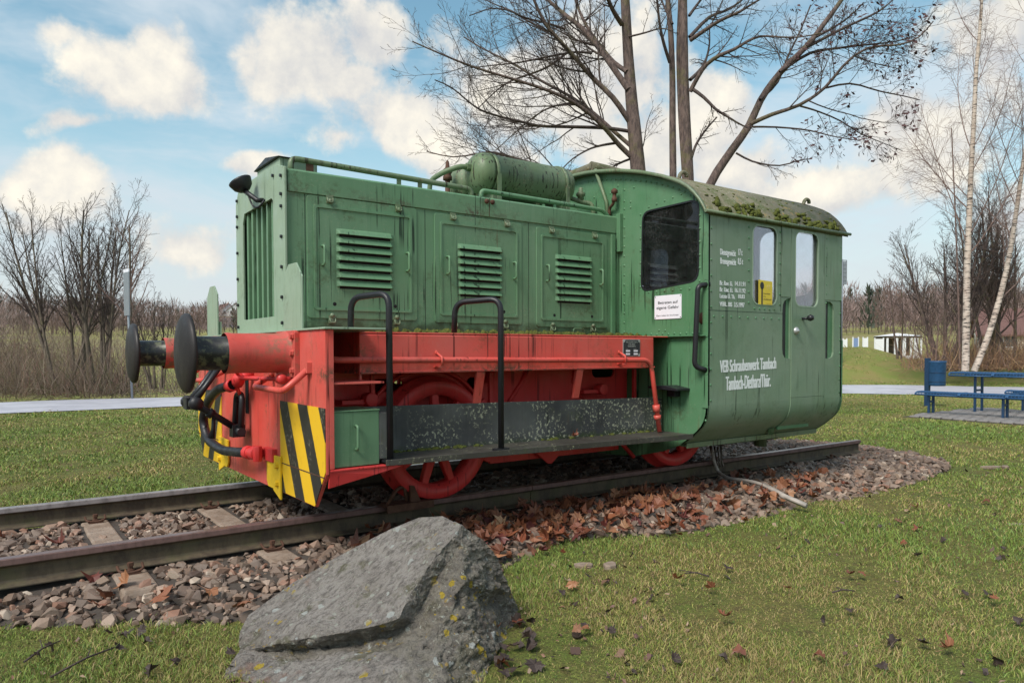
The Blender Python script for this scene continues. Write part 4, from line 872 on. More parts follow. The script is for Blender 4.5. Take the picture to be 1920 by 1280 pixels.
# ------------------------------------------------------------------ ground
GZ = -.25
def sstep(a, b, x):
    t = np.clip((x-a)/(b-a), 0, 1); return t*t*(3-2*t)
def terrain(x, y):
    x = np.asarray(x, float); y = np.asarray(y, float)
    dx, dy = x-CAM.x, y-CAM.y; r = np.hypot(dx, dy); az = np.degrees(np.arctan2(-(dx*Rv.x+dy*Rv.y), dx*Fv.x+dy*Fv.y))   # + = left of view
    z = np.full(x.shape, GZ)
    z = z+.02*np.sin(x*.9+1.)*np.sin(y*.7)*sstep(3, 6, r)
    # mound beyond the path on the right
    m = at_depth(1590, 700, 34.5); z = z+1.36*np.exp(-(((x-m.x)*Rv.x+(y-m.y)*Rv.y+1.5)/4.4)**4)*np.exp(-(((x-m.x)*Fv.x+(y-m.y)*Fv.y)/2.4)**2)
    # verge behind the path, then open land rising to the horizon
    z = z+.45*sstep(36, 40, r)*sstep(-12, -22, az)
    z = z-1.2*sstep(23, 34, r)*sstep(8, 16, az)
    z = z+(np.clip(r, 60, 300)-60)*.052-np.clip(r-330, 0, 900)*.03
    return z
rs = np.concatenate([np.linspace(.2, 34, 90), np.geomspace(35, 3000, 46)]); th = np.linspace(0, 2*np.pi, 181)[:-1]
RR, TT = np.meshgrid(rs, th, indexing='ij'); GX = CAM.x+RR*np.cos(TT); GY = CAM.y+RR*np.sin(TT); GZZ = terrain(GX, GY)
V = np.stack([GX.ravel(), GY.ravel(), GZZ.ravel()], 1); nr, nt = RR.shape
i, j = np.meshgrid(np.arange(nr-1), np.arange(nt), indexing='ij'); a = (i*nt+j).ravel(); b = (i*nt+(j+1) % nt).ravel()
F = np.stack([a, a+nt, b+nt, b], 1); c0 = len(V)
V = np.vstack([V, [[CAM.x, CAM.y, GZ]]])
lawn = structure(raw_mesh('lawn', V, F, M['lawn'], None, True, n=4))
fill = MB(); fill.add([tuple(V[k]) for k in range(nt)]+[tuple(V[-1])], [(k, (k+1) % nt, nt) for k in range(nt)]); fb_ = fill.build('lawn_centre', M['lawn'], lawn)
# path
pc = [(-60, 12.0, 5), (-30, 14.0, 5.0), (-10, 16.0, 5.1), (0, 16.45, 5.1), (3, 16.1, 4.8), (9, 15.6, 4.6), (15, 13.6, 4.8), (20, 10.6, 5.6), (23.2, 7.6, 6.4), (25.6, 3.6, 6.4), (27.5, -2, 6), (29, -12, 6), (31, -40, 6)]
cl = bend([(x, y, w) for x, y, w in pc], 3., 6)
L_, R2 = [], []
for k in range(len(cl)):
    d = cl[min(k+1, len(cl)-1)]-cl[max(k-1, 0)]; d = Vector((d.x, d.y, 0)).normalized(); nrm = Vector((-d.y, d.x, 0)); c_ = Vector((cl[k].x, cl[k].y, 0)); w2 = cl[k].z/2
    L_.append(c_+nrm*w2); R2.append(c_-nrm*w2)
PATH = np.array([[p.x, p.y] for p in L_]+[[p.x, p.y] for p in reversed(R2)])
q = MB(); n = len(L_); vs = []
NW = 6
for k in range(n):
    for w_ in range(NW+1):
        p = L_[k].lerp(R2[k], w_/NW); vs.append((p.x, p.y, float(terrain(p.x, p.y))+.018))
q.add(vs, [(k*(NW+1)+w_, k*(NW+1)+w_+1, (k+1)*(NW+1)+w_+1, (k+1)*(NW+1)+w_) for k in range(n-1) for w_ in range(NW)], True)
structure(q.build('path', M['path']))
def inside(px, py, poly):
    px = np.asarray(px); py = np.asarray(py); r = np.zeros(px.shape, bool); n = len(poly); j = n-1
    for i in range(n):
        xi, yi = poly[i]; xj, yj = poly[j]
        r ^= ((yi > py) != (yj > py)) & (px < (xj-xi)*(py-yi)/(yj-yi+1e-12)+xi); j = i
    return r
# ballast bed
NEAR = [(-7, -1.15), (-2.2, -1.12), (-1.5, -1.12), (-1.0, -1.45), (-.56, -1.74), (.2, -1.92), (1.03, -1.73), (1.5, -1.52), (1.85, -1.52), (2.2, -1.75), (2.6, -1.9), (3.3, -1.93), (4.1, -1.85), (4.47, -2.0), (5.3, -1.95), (6.3, -1.85), (7.1, -1.68), (7.47, -1.52), (7.9, -.9)]
FAR = [(8.15, -.1), (8.0, .5), (7.4, .9), (5, 1.0), (2, .95), (0, .86), (-3, .84), (-7, .86)]
nb = [Vector((x, y)) for x, y in NEAR+FAR]
BED = np.array(NEAR+FAR)
def edge_dist(x, y):       # signed distance to the near shoulder (positive inside)
    xs = np.array([p[0] for p in NEAR]); ys = np.array([p[1] for p in NEAR]); return np.asarray(y)-np.interp(x, xs, ys)
def bedz(x, y):
    x = np.asarray(x, float); y = np.asarray(y, float)
    h = .075*sstep(0, .55, edge_dist(x, y))*sstep(8.1, 7.0, x)*sstep(1.02, .86, y)
    return GZ-.005+h
gx = np.linspace(-7, 8.2, 160); gy = np.linspace(-2.15, 1.1, 56); X, Y = np.meshgrid(gx, gy, indexing='ij'); Z = bedz(X, Y)+nrng.normal(0, .004, X.shape)
inb = inside(X, Y, BED); Z = np.where(inb, Z+.008, GZ-.03)
V = np.stack([X.ravel(), Y.ravel(), Z.ravel()], 1); i, j = np.meshgrid(np.arange(159), np.arange(55), indexing='ij'); a = (i*56+j).ravel()
bed = structure(raw_mesh('ballast_bed', V, np.stack([a, a+56, a+57, a+1], 1), M['soil'], None, True, n=4))
# ------------------------------------------------------------------ track
track = bpy.data.objects.new('railway_track', None); COL.objects.link(track); structure(track)
RP = [(.0335, 0-.006), (.030, -.001), (-.030, -.001), (-.0335, -.006), (-.0335, -.036), (-.010, -.050), (-.007, -.062), (-.007, -.118), (-.012, -.128), (-.0625, -.139), (-.0625, -.149), (.0625, -.149), (.0625, -.139), (.012, -.128), (.007, -.118), (.007, -.062), (.010, -.050), (.0335, -.036)]
RX = [(-7.5, 1.951), (1.957, 6.87)]
for s, mm in ((-1, 'rail'), (1, 'rail_far')):
    for x0, x1 in RX:
        q = MB(); q.prism([(s*.751+y, z) for y, z in RP], x0, x1, 'x'); P('rail', q, mm, track, .003)
sx = [-.11+.78*k for k in range(-9, 10)]
sm = None
for x in sx:
    if x > 6.9: continue
    q = MB()
    for s in (-1, 1):
        pass
    q.hexa([(x-.10, -1.22, -.29), (x+.10, -1.22, -.29), (x+.10, 1.22, -.29), (x-.10, 1.22, -.29)], [(x-.085, -1.17, -.158), (x+.085, -1.17, -.158), (x+.085, 1.17, -.158), (x-.085, 1.17, -.158)])
    sl = P('sleeper', q, 'concrete', track, .012)
    for s in (-1, 1):
        for e in (-1, 1):
            yb = s*.751+e*.105; q = MB()
            q.tube(bend([(x-.062, yb-e*.035, -.118), (x-.06, yb+e*.025, -.135), (x-.02, yb+e*.03, -.145), (x+.02, yb+e*.03, -.145), (x+.06, yb+e*.025, -.135), (x+.062, yb-e*.035, -.118)], .03, 4), .0075, 6)
            q.lathe([(.022, 0), (.022, .012), (.013, .014), (.013, .03), (.017, .031), (.017, .05), (0, .05)], (x, yb-e*.01, -.150), (0, 0, 1), 6, False); q.box(x-.045, x+.045, yb-.035, yb+.03, -.160, -.148)
            P('rail_clip', q, 'rust', sl, 0)
# ------------------------------------------------------------------ stones
def hull(seed, flat):
    r = random.Random(seed); bm = bmesh.new()
    for k in range(13):
        v = Vector((r.gauss(0, 1), r.gauss(0, 1), r.gauss(0, 1))).normalized(); v = Vector((v.x*r.uniform(.75, 1.1), v.y*r.uniform(.6, .9), v.z*flat*r.uniform(.8, 1.1))); bm.verts.new(v)
    bmesh.ops.convex_hull(bm, input=bm.verts); bmesh.ops.delete(bm, geom=[v for v in bm.verts if not v.link_faces], context='VERTS')
    bmesh.ops.triangulate(bm, faces=bm.faces); me = bpy.data.meshes.new('stone'); bm.to_mesh(me); bm.free(); me.materials.append(M['stone']); return me
SM = [hull(k, .45+.35*random.Random(k).random()) for k in range(16)]
SV = []
for me in SM:
    v = np.empty(len(me.vertices)*3, np.float32); me.vertices.foreach_get('co', v); f = np.array([p.vertices[:] for p in me.polygons]); SV.append((v.reshape(-1, 3), f))
ST = []
N = 36000
x = nrng.uniform(-5.5, 8.2, N); y = nrng.uniform(-2.1, 1.05, N); ok = inside(x, y, BED)
x, y = x[ok], y[ok]; size = np.clip(nrng.lognormal(math.log(.0285), .38, len(x)), .011, .066)
ins = edge_dist(x, y)
keep = (ins > nrng.uniform(-.1, .10, len(x)))
for k in np.nonzero(keep)[0]:
    X, Y, S = x[k], y[k], size[k]
    if abs(abs(Y)-.751) < .075+S*.5: continue
    ds = min(abs(X-q_) for q_ in sx); z = float(bedz(X, Y))
    if ds < .11+S*.5 and abs(Y) < 1.2 and -2.6 < X < 2.2:
        if rnd.random() < (.985 if abs(Y) < 1.12 else .6): continue
    layer = rnd.random()
    zz = z+S*.15+layer*.02+(.0 if abs(Y) > 1.2 else .0)
    if 4.5 < X: S *= 1.0; flat = .6
    ST.append((X, Y, zz, S))
def campx(p):
    d = Vector(p)-CAM; f = d.dot(Fv); return (960+PPX+FPX*d.dot(Rv)/f, 640+PPY-FPX*d.dot(Uv)/f, f)
def shows(p): u, v, f = campx(p); return f > .5 and 0 < u < 1920 and 0 < v < 1280
sc = []
for k, (X, Y, Z, S) in enumerate(ST):
    u, v, f = campx((X, Y, Z)); ok = f > .5 and 0 < u < 1920 and 0 < v < 1290
    hid = (430 < u < 960 and v > 1290-(u-430)*.62 and v > 985) or (X > -.1 and Y > -.75)
    sc.append(-(S/f) if ok and not hid else 0.)
order = sorted(range(len(ST)), key=lambda k: sc[k]); big = set(order[:298])
pv, pf, pcl, off = [], [], [], 0
for k, (X, Y, Z, S) in enumerate(ST):
    e = Euler((rnd.gauss(0, .35), rnd.gauss(0, .35), rnd.uniform(0, 6.28))); w_ = rnd.randrange(16)
    if k in big:
        o = bpy.data.objects.new('stone', SM[w_]); COL.objects.link(o); o.parent = bed; o.location = (X, Y, Z); o.rotation_euler = e; o.scale = (S, S, S)
    else:
        v, f = SV[w_]; Mx = np.array(e.to_matrix())*S; pv.append(v@Mx.T+(X, Y, Z)); pf.append(f+off); off += len(v); pcl.append(np.full((len(v), 3), rnd.random()))
stuff(raw_mesh('ballast_stones', np.vstack(pv), np.vstack(pf), M['stone_mass'], bed, False, np.vstack(pcl)))
# flat slabs lying at the end of the bed and in the grass
q = MB()
def slab(mb, p, a, b, h, rz, seed):
    r = random.Random(seed); k = 7; pts = [(math.cos(2*math.pi*i/k)*a*r.uniform(.75, 1.1), math.sin(2*math.pi*i/k)*b*r.uniform(.75, 1.1)) for i in range(k)]
    c, s = math.cos(rz), math.sin(rz); mb.prism([(p[0]+x*c-y*s, p[1]+x*s+y*c) for x, y in pts], p[2]-h*.4, p[2]+h, 'z')
for k, (x, y, lab) in enumerate([(7.544, -1.917, 'pale flat stone lying alone in the grass right of the track end'), (1.40, -2.02, 'flat grey stone half sunk in the turf right of the boulder'), (4.40, -2.04, 'thin grey slab at the ballast edge below the cable end'), (4.66, -3.18, 'grey stone sunk in the lawn at the right edge')]):
    q = MB(); slab(q, (x, y, GZ-.006), (.13, .07, .20, .10)[k], .045, .022, R_(-30), k)
    if k in (0, 1): slab(q, (x+.12, y-.1, GZ-.004), .06, .04, .025, .5, k+9)
    o = q.build('flat_stone', M['concrete'], None, .006); tag(o, lab, 'stone', 'flat stones in the grass')
q = MB()
for k, (u, v) in enumerate([(1655, 853), (1590, 862), (1700, 862), (1640, 880)]):
    p = on_plane(u, v, 2, -.22); slab(q, (p.x, p.y, -.205), .20, .07, .022, R_(-28+6*k), 30+k)
P('flat_slabs', q, 'concrete', bed, .004)
# ------------------------------------------------------------------ boulder
bc = CAM+Vector((Fv.x, Fv.y, 0)).normalized()*3.28+Vector((Rv.x, Rv.y, 0)).normalized()*(-.575); bc.z = -.30
er = Vector((Rv.x, Rv.y, 0)).normalized(); ef = Vector((Fv.x, Fv.y, 0)).normalized(); ez = Vector((0, 0, 1))
from mathutils import noise as mn
from mathutils.geometry import delaunay_2d_cdt
# surveyed corners: (u, v, distance, crust) ; crust 0 = smooth upper slab, 1 = broken mossy face
BP = dict(A=(450,1185,3.22,0), A2=(466,1152,3.32,0), B=(547,1093,3.47,0), C=(636,1041,3.53,0), D=(735,990,3.55,0), E=(785,970,3.55,0), E2=(830,967,3.50,0), F=(866,984,3.40,.5),
 O=(902,1009,3.45,1), P=(931,1042,3.48,1), Q=(952,1095,3.53,1), R=(972,1142,3.62,1), S=(952,1190,3.36,1), T=(928,1230,3.13,1), U=(905,1285,2.87,1), U2=(880,1420,2.62,1), I2=(650,1470,2.45,.5), C2=(395,1420,2.62,.2),
 c=(410,1310,2.84,.2), b=(424,1255,2.98,.2), a=(450,1218,3.14,.5), N=(447,1206,3.20,.5), M=(530,1203,3.06,.5), L=(600,1193,2.99,.4), K=(690,1176,2.97,.4), J=(748,1158,2.99,.5), I=(768,1118,3.07,.5), H=(803,1062,3.17,.5), G=(846,1010,3.29,.5),
 s1=(560,1150,3.22,0), s2=(650,1110,3.25,0), s3=(740,1050,3.33,0), s4=(690,1140,3.10,0), s5=(620,1165,3.08,0), s6=(500,1180,3.2,0),
 d=(530,1221,3.13,1), e=(612,1213,3.08,1), f=(700,1200,3.05,1), d2=(525,1240,3.0,.2), e2=(620,1234,2.93,.2), f2=(705,1222,2.90,.3), g=(540,1300,2.78,.1), h=(665,1290,2.70,.2), b2=(470,1265,2.92,.1),
 j2=(776,1166,3.08,1), i2=(796,1122,3.15,1), h2=(828,1070,3.23,1), g2=(866,1020,3.32,1), V=(868,1095,3.16,1), V2=(905,1130,3.30,1), W=(885,1178,3.10,1), X=(805,1205,2.93,1), Y=(752,1235,2.84,.6), Z=(828,1262,2.80,1), Z2=(760,1330,2.66,.7), W2=(845,1150,3.06,1))
nm = list(BP); idx = {k: n for n, k in enumerate(nm)}
def chain(*ks): return [(idx[p], idx[q]) for p, q in zip(ks, ks[1:])]
BND = ['A', 'A2', 'B', 'C', 'D', 'E', 'E2', 'F', 'O', 'P', 'Q', 'R', 'S', 'T', 'U', 'U2', 'I2', 'C2', 'c', 'b', 'a', 'N']
ed = chain(*BND, 'A')+chain('N', 'M', 'L', 'K', 'J', 'I', 'H', 'G', 'F')+chain('a', 'd', 'e', 'f', 'j2', 'i2', 'h2', 'g2')+chain('b', 'd2', 'e2', 'f2', 'Y')
res = delaunay_2d_cdt([Vector((BP[k][0], -BP[k][1])) for k in nm], ed, [], 1, 1e-4)
vsb = []; crust = []
for q_, orig in zip(res[0], res[3]):
    o_ = BP[nm[orig[0]]]; vsb.append(np.array(at_depth(o_[0], o_[1], o_[2]))); crust.append(o_[3])
remap = {orig[0]: k for k, orig in enumerate(res[3]) if orig}
fsb = [tuple(f) for f in res[2]]
bnd = [remap[idx[k]] for k in BND]; nb_ = len(bnd); base0 = len(vsb)
cen = np.mean([vsb[k] for k in bnd], 0)
for k in bnd:       # the unseen back: turn away and down to the soil
    p = vsb[k]; out_ = np.array(ef)*.22 if p[2] > -.24 else np.zeros(3); vsb.append(np.array([p[0]*.9+cen[0]*.1+out_[0], p[1]*.9+cen[1]*.1+out_[1], max(-.42, min(p[2]-.16, p[2]*.5-.15))])); crust.append(crust[k])
for k in bnd: p = vsb[base0+bnd.index(k)]; vsb.append(np.array([p[0]*.8+cen[0]*.2+ef.x*.12, p[1]*.8+cen[1]*.2+ef.y*.12, -.5])); crust.append(1)
for r_ in (0, 1):
    for k in range(nb_):
        k2 = (k+1) % nb_
        a0, a1 = (bnd[k], bnd[k2]) if r_ == 0 else (base0+k, base0+k2); b0, b1 = base0+r_*nb_+k, base0+r_*nb_+k2; fsb += [(a0, b0, a1), (a1, b0, b1)]
BV = np.array(vsb); BF = np.array(fsb); BC_ = np.array(crust, float)
for lev in range(6):           # midpoint subdivision, each new corner pushed by rock noise
    E_ = np.sort(np.concatenate([BF[:, [0, 1]], BF[:, [1, 2]], BF[:, [2, 0]]]), 1); uq, inv_ = np.unique(E_, axis=0, return_inverse=True); inv_ = inv_.ravel()
    fn_ = np.cross(BV[BF[:, 1]]-BV[BF[:, 0]], BV[BF[:, 2]]-BV[BF[:, 0]]); vn = np.zeros_like(BV)
    for q_ in range(3): np.add.at(vn, BF[:, q_], fn_)
    vn /= np.linalg.norm(vn, axis=1)[:, None]+1e-9
    mid = (BV[uq[:, 0]]+BV[uq[:, 1]])/2; ln = np.linalg.norm(BV[uq[:, 0]]-BV[uq[:, 1]], axis=1); mn_ = vn[uq[:, 0]]+vn[uq[:, 1]]; mn_ /= np.linalg.norm(mn_, axis=1)[:, None]+1e-9; mc = (BC_[uq[:, 0]]+BC_[uq[:, 1]])/2
    if lev == 0:               # keep the big faces gently rounded
        dn = np.einsum('ij,ij->i', vn[uq[:, 0]]-vn[uq[:, 1]], BV[uq[:, 0]]-BV[uq[:, 1]])/np.maximum(ln, 1e-6); mid = mid+mn_*(np.clip(dn, -.3, .3)*ln*.10)[:, None]
    if lev < 5:
        am = np.array([.06, .20, .24, .22, .20][lev])*ln*(.45+1.0*mc)
        nz = np.array([mn.noise(Vector((p[0]*6+p[2]*5, p[1]*6, p[2]*9))*2**(lev-1)) for p in mid]); mid = mid+mn_*(nz*am)[:, None]
    n0_ = len(BV); m0, m1, m2 = [n0_+inv_[q_*len(BF):(q_+1)*len(BF)] for q_ in range(3)]
    BV = np.vstack([BV, mid]); BC_ = np.concatenate([BC_, mc])
    BF = np.concatenate([np.stack([BF[:, 0], m0, m2], 1), np.stack([m0, BF[:, 1], m1], 1), np.stack([m2, m1, BF[:, 2]], 1), np.stack([m0, m1, m2], 1)])
fn_ = np.cross(BV[BF[:, 1]]-BV[BF[:, 0]], BV[BF[:, 2]]-BV[BF[:, 0]]); vn = np.zeros_like(BV)
for q_ in range(3): np.add.at(vn, BF[:, q_], fn_)
vn /= np.linalg.norm(vn, axis=1)[:, None]+1e-9
chip = np.array([mn.fractal(Vector((p[0]*9+p[2]*3, p[1]*9, p[2]*14)), .8, 2.1, 4) for p in BV]); BV = BV+vn*(chip*.010*(.5+BC_))[:, None]
bo = raw_mesh('boulder', BV-np.array(bc), BF, M['boulder'], None, True, np.repeat(BC_[:, None], 3, 1))
bm = bmesh.new(); bm.from_mesh(bo.data); bmesh.ops.recalc_face_normals(bm, faces=bm.faces); bm.to_mesh(bo.data); bm.free()
bo.location = bc; tag(bo, 'large grey lichen-spotted boulder in front of the track', 'boulder')
# the turf is trodden thin where the boulder sits
SP = [on_plane(u, v, 2, GZ) for u, v in ((900, 1300), (925, 1230), (950, 1180), (985, 1160), (1000, 1185), (985, 1225), (1005, 1260), (980, 1310))]
SOIL = np.array([[p.x, p.y] for p in SP])
# ------------------------------------------------------------------ leaves
def leaf_mesh(seed, m):
    r = random.Random(seed); q = MB()
    out = [(0, -.5, .0), (.10, -.28, 0), (.36, -.36, 0), (.31, -.19, 0), (.54, -.06, 0), (.42, .06, 0), (.50, .31, 0), (.33, .25, 0), (.24, .37, 0), (0, .60, 0), (-.24, .37, 0), (-.33, .25, 0), (-.50, .31, 0), (-.42, .06, 0), (-.54, -.06, 0), (-.31, -.19, 0), (-.36, -.36, 0), (-.10, -.28, 0)]
    cu = r.uniform(-1.4, 2.0); cv = r.uniform(-1., 1.5); tw = r.uniform(-1.2, 1.2); vs = [(0, 0, 0)]
    for x, y, z in out: x *= r.uniform(.75, 1.2); y *= r.uniform(.75, 1.2); vs.append((x*(1-.25*abs(cu)*abs(x)), y, cu*x*x+cv*y*y*.8+tw*x*y+r.uniform(-.05, .05)))
    n = len(out); q.add(vs, [(0, 1+k, 1+(k+1) % n) for k in range(n)], False)
    q.tube([(0, -.1, .01), (0, -.5, .0), (.05, -.85, .08)], .012, 3, False); me = bpy.data.meshes.new('leaf'); me.from_pydata(q.v, [], q.f); me.materials.append(m); return me
LM = [leaf_mesh(k, M['leaf']) for k in range(10)]; LD = [leaf_mesh(k+50, M['leaf_dark']) for k in range(4)]
def put_leaf(x, y, z, s, me, par, tilt=.45):
    o = bpy.data.objects.new('leaf', me); COL.objects.link(o); o.parent = par; o.location = (x, y, z); o.rotation_euler = (rnd.gauss(0, tilt), rnd.gauss(0, tilt), rnd.uniform(0, 6.3)); o.scale = (s, s, s)
cnt = 0; cl_ = [(1.0, -1.15), (1.15, -1.0), (1.5, -.98), (2.2, -1.0), (2.6, -1.05), (1.35, -1.35), (1.9, -1.38), (2.5, -1.6), (1.35, -1.05), (1.6, -1.2), (1.9, -1.15), (2.1, -1.35), (2.45, -1.45), (2.3, -1.1), (2.9, -1.35), (3.3, -1.5), (3.7, -1.2), (1.2, -1.5), (.95, -1.5), (4.3, -1.7), (4.6, -1.5), (2.7, -1.65), (1.7, -1.45), (3.0, -1.0)]
while cnt < 225:
    c_ = rnd.choice(cl_); x = c_[0]+rnd.gauss(0, .34); y = c_[1]+rnd.gauss(0, .20)
    if y > -.85 or edge_dist(x, y) < -.08: continue
    put_leaf(x, y, float(bedz(x, y))+rnd.uniform(.05, .075), rnd.uniform(.075, .135), rnd.choice(LM), bed, .5); cnt += 1
for (u, v) in [(175, 1085), (195, 1115), (185, 1135), (300, 1120), (455, 1130), (235, 1095), (112, 1022), (695, 995), (637, 985), (395, 1110), (310, 1110), (20, 1095), (860, 970), (1455, 935), (1470, 930), (1430, 925), (5, 1010), (690, 1010), (1100, 845)]:
    p = on_plane(u, v, 2, -.155); put_leaf(p.x, p.y, -.145, rnd.uniform(.08, .12), rnd.choice(LM), bed)
lv, lf, lc, off = [], [], [], 0       # the rest of the leaf carpet
LV = []
for me in LM:
    v = np.empty(len(me.vertices)*3, np.float32); me.vertices.foreach_get('co', v); me.calc_loop_triangles(); LV.append((v.reshape(-1, 3), np.array([t_.vertices[:] for t_ in me.loop_triangles])))
LC = np.array([(.14, .046, .025), (.23, .085, .04), (.19, .055, .03), (.30, .14, .07), (.11, .034, .03), (.17, .068, .04)])
for k in range(260):
    c_ = rnd.choice(cl_); x = c_[0]+rnd.gauss(0, .26); y = c_[1]+rnd.gauss(0, .16)
    if y > -.85 or edge_dist(x, y) < -.12: continue
    v, f = LV[rnd.randrange(len(LV))]; s_ = rnd.uniform(.05, .10); Mx = np.array(Euler((rnd.gauss(0, .6), rnd.gauss(0, .6), rnd.uniform(0, 6.3))).to_matrix())*s_
    lv.append(v@Mx.T+(x, y, float(bedz(x, y))+rnd.uniform(.03, .055))); lf.append(f+off); off += len(v); lc.append(np.tile(LC[rnd.randrange(6)]*rnd.uniform(.7, 1.2), (len(v), 1)))
stuff(raw_mesh('leaf_carpet', np.vstack(lv), np.vstack(lf), M['blade'], bed, False, np.vstack(lc)))
p = on_plane(1078, 818, 2, .42); put_leaf(p.x, p.y, .422, .06, LM[2], bed, .1)
for k in range(26):
    u, v = rnd.uniform(960, 1900), rnd.uniform(900, 1270); p = on_plane(u, v, 2, GZ)
    if inside(p.x, p.y, BED): continue
    put_leaf(p.x, p.y, GZ+.045, rnd.uniform(.05, .075), rnd.choice(LM), lawn, .3)
for k in range(40):
    u, v = rnd.uniform(960, 1915) if k > 10 else rnd.uniform(0, 450), rnd.uniform(960, 1278) if k > 10 else rnd.uniform(1190, 1275); p = on_plane(u, v, 2, GZ)
    if inside(p.x, p.y, BED): continue
    put_leaf(p.x, p.y, GZ+.035, rnd.uniform(.035, .065), rnd.choice(LD), lawn, .5)
for k in range(16):
    p = on_plane(rnd.uniform(925, 1005), rnd.uniform(1175, 1275), 2, GZ); put_leaf(p.x, p.y, GZ+.03, rnd.uniform(.05, .08), rnd.choice(LD+LM[:2]), lawn, .4)
# ------------------------------------------------------------------ grass
def grass():
    N = 1060000; u = nrng.random(N)
    r = 1.9*(38/1.9)**(u**1.0); az = np.radians(nrng.uniform(-58, 58, N))
    # bearing measured from the view axis
    fx, fy = ef.x, ef.y; rx, ry = er.x, er.y
    x = CAM.x+r*(np.cos(az)*fx+np.sin(az)*rx); y = CAM.y+r*(np.cos(az)*fy+np.sin(az)*ry)
    ib = inside(x, y, BED); ed = edge_dist(x, y); fringe = ib & (ed < nrng.exponential(.045, N)) & (x < 7.8)
    ok = (~ib | fringe) & ~inside(x, y, PATH)
    bx, by = x-bc.x, y-bc.y; ok &= ~((np.hypot((bx*er.x+by*er.y)/.50, (bx*ef.x+by*ef.y)/.36) < 1)) & ~(inside(x, y, SOIL) & (nrng.random(N) < .8))
    pp = at_depth(1770, 780, 15.5); ok &= ~((x > 13.05) & (x < 16.6) & (y < 1.82) & (y > -3.2))
    x, y, r = x[ok], y[ok], r[ok]; n = len(x)
    def fld(k0, k1, seed, n_=26):
        g = np.random.default_rng(seed); s_ = np.zeros(len(x))
        for q_ in range(n_): kk = np.exp(g.uniform(np.log(k0), np.log(k1))); t_ = g.uniform(0, 6.28); s_ += np.sin(kk*(x*np.cos(t_)+y*np.sin(t_))+g.uniform(0, 6.28))
        return s_/np.sqrt(n_/2)/1.6
    f1 = fld(.5, 3.5, 3); f2 = fld(3., 14., 5)
    # bare thin patches
    keep = nrng.random(n) < np.clip(.90+.25*f2+.05*f1, .45, 1); x, y, r, f1, f2 = x[keep], y[keep], r[keep], f1[keep], f2[keep]; n = len(x)
    h = (.014+.024*nrng.random(n)**1.6)*np.clip(1+.35*f2-.25*f1, .4, 1.8)*np.where(r > 12, 1.15, 1.); h *= np.where(nrng.random(n) < .02, 1.8, 1)
    w = np.clip(.00115*r/2.6, .0012, .022)*nrng.uniform(.7, 1.5, n)
    a = nrng.uniform(0, 2*np.pi, n); lean = nrng.uniform(.2, 1.25, n)*h*1.1; b = nrng.uniform(0, 2*np.pi, n)
    z = terrain(x, y)-.004
    wx, wy = np.cos(a)*w, np.sin(a)*w; lx, ly = np.cos(b)*lean, np.sin(b)*lean
    P0 = np.stack([x-wx, y-wy, z], 1); P1 = np.stack([x+wx, y+wy, z], 1)
    P2 = np.stack([x-wx*.7+lx*.35, y-wy*.7+ly*.35, z+h*.62], 1); P3 = np.stack([x+wx*.7+lx*.35, y+wy*.7+ly*.35, z+h*.62], 1)
    P4 = np.stack([x+lx, y+ly, z+h*nrng.uniform(.75, 1.05, n)], 1)
    V = np.stack([P0, P1, P2, P3, P4], 1).reshape(-1, 3); o = np.arange(n)*5
    F = np.concatenate([np.stack([o, o+1, o+3], 1), np.stack([o, o+3, o+2], 1), np.stack([o+2, o+3, o+4], 1)])
    g1 = np.array([.150, .235, .048]); g2 = np.array([.31, .32, .075]); g3 = np.array([.40, .30, .135]); g4 = np.array([.085, .150, .038])
    t = np.clip(.42+.27*f1+.24*nrng.normal(0, 1, n), 0, 1)[:, None]; c = g1*(1-t)+g2*t
    dead = nrng.random(n) < np.clip(.17+.26*f1+.07*f2+.12*sstep(-1.5, -4, y), .03, .65); c[dead] = g3*nrng.uniform(.6, 1.15, (dead.sum(), 1)); dk = (~dead) & (nrng.random(n) < .16); c[dk] = g4
    c = c*nrng.uniform(.75, 1.2, (n, 1))
    stuff(raw_mesh('grass', V, F, M['blade'], None, False, np.repeat(c, 5, 0)))
grass()
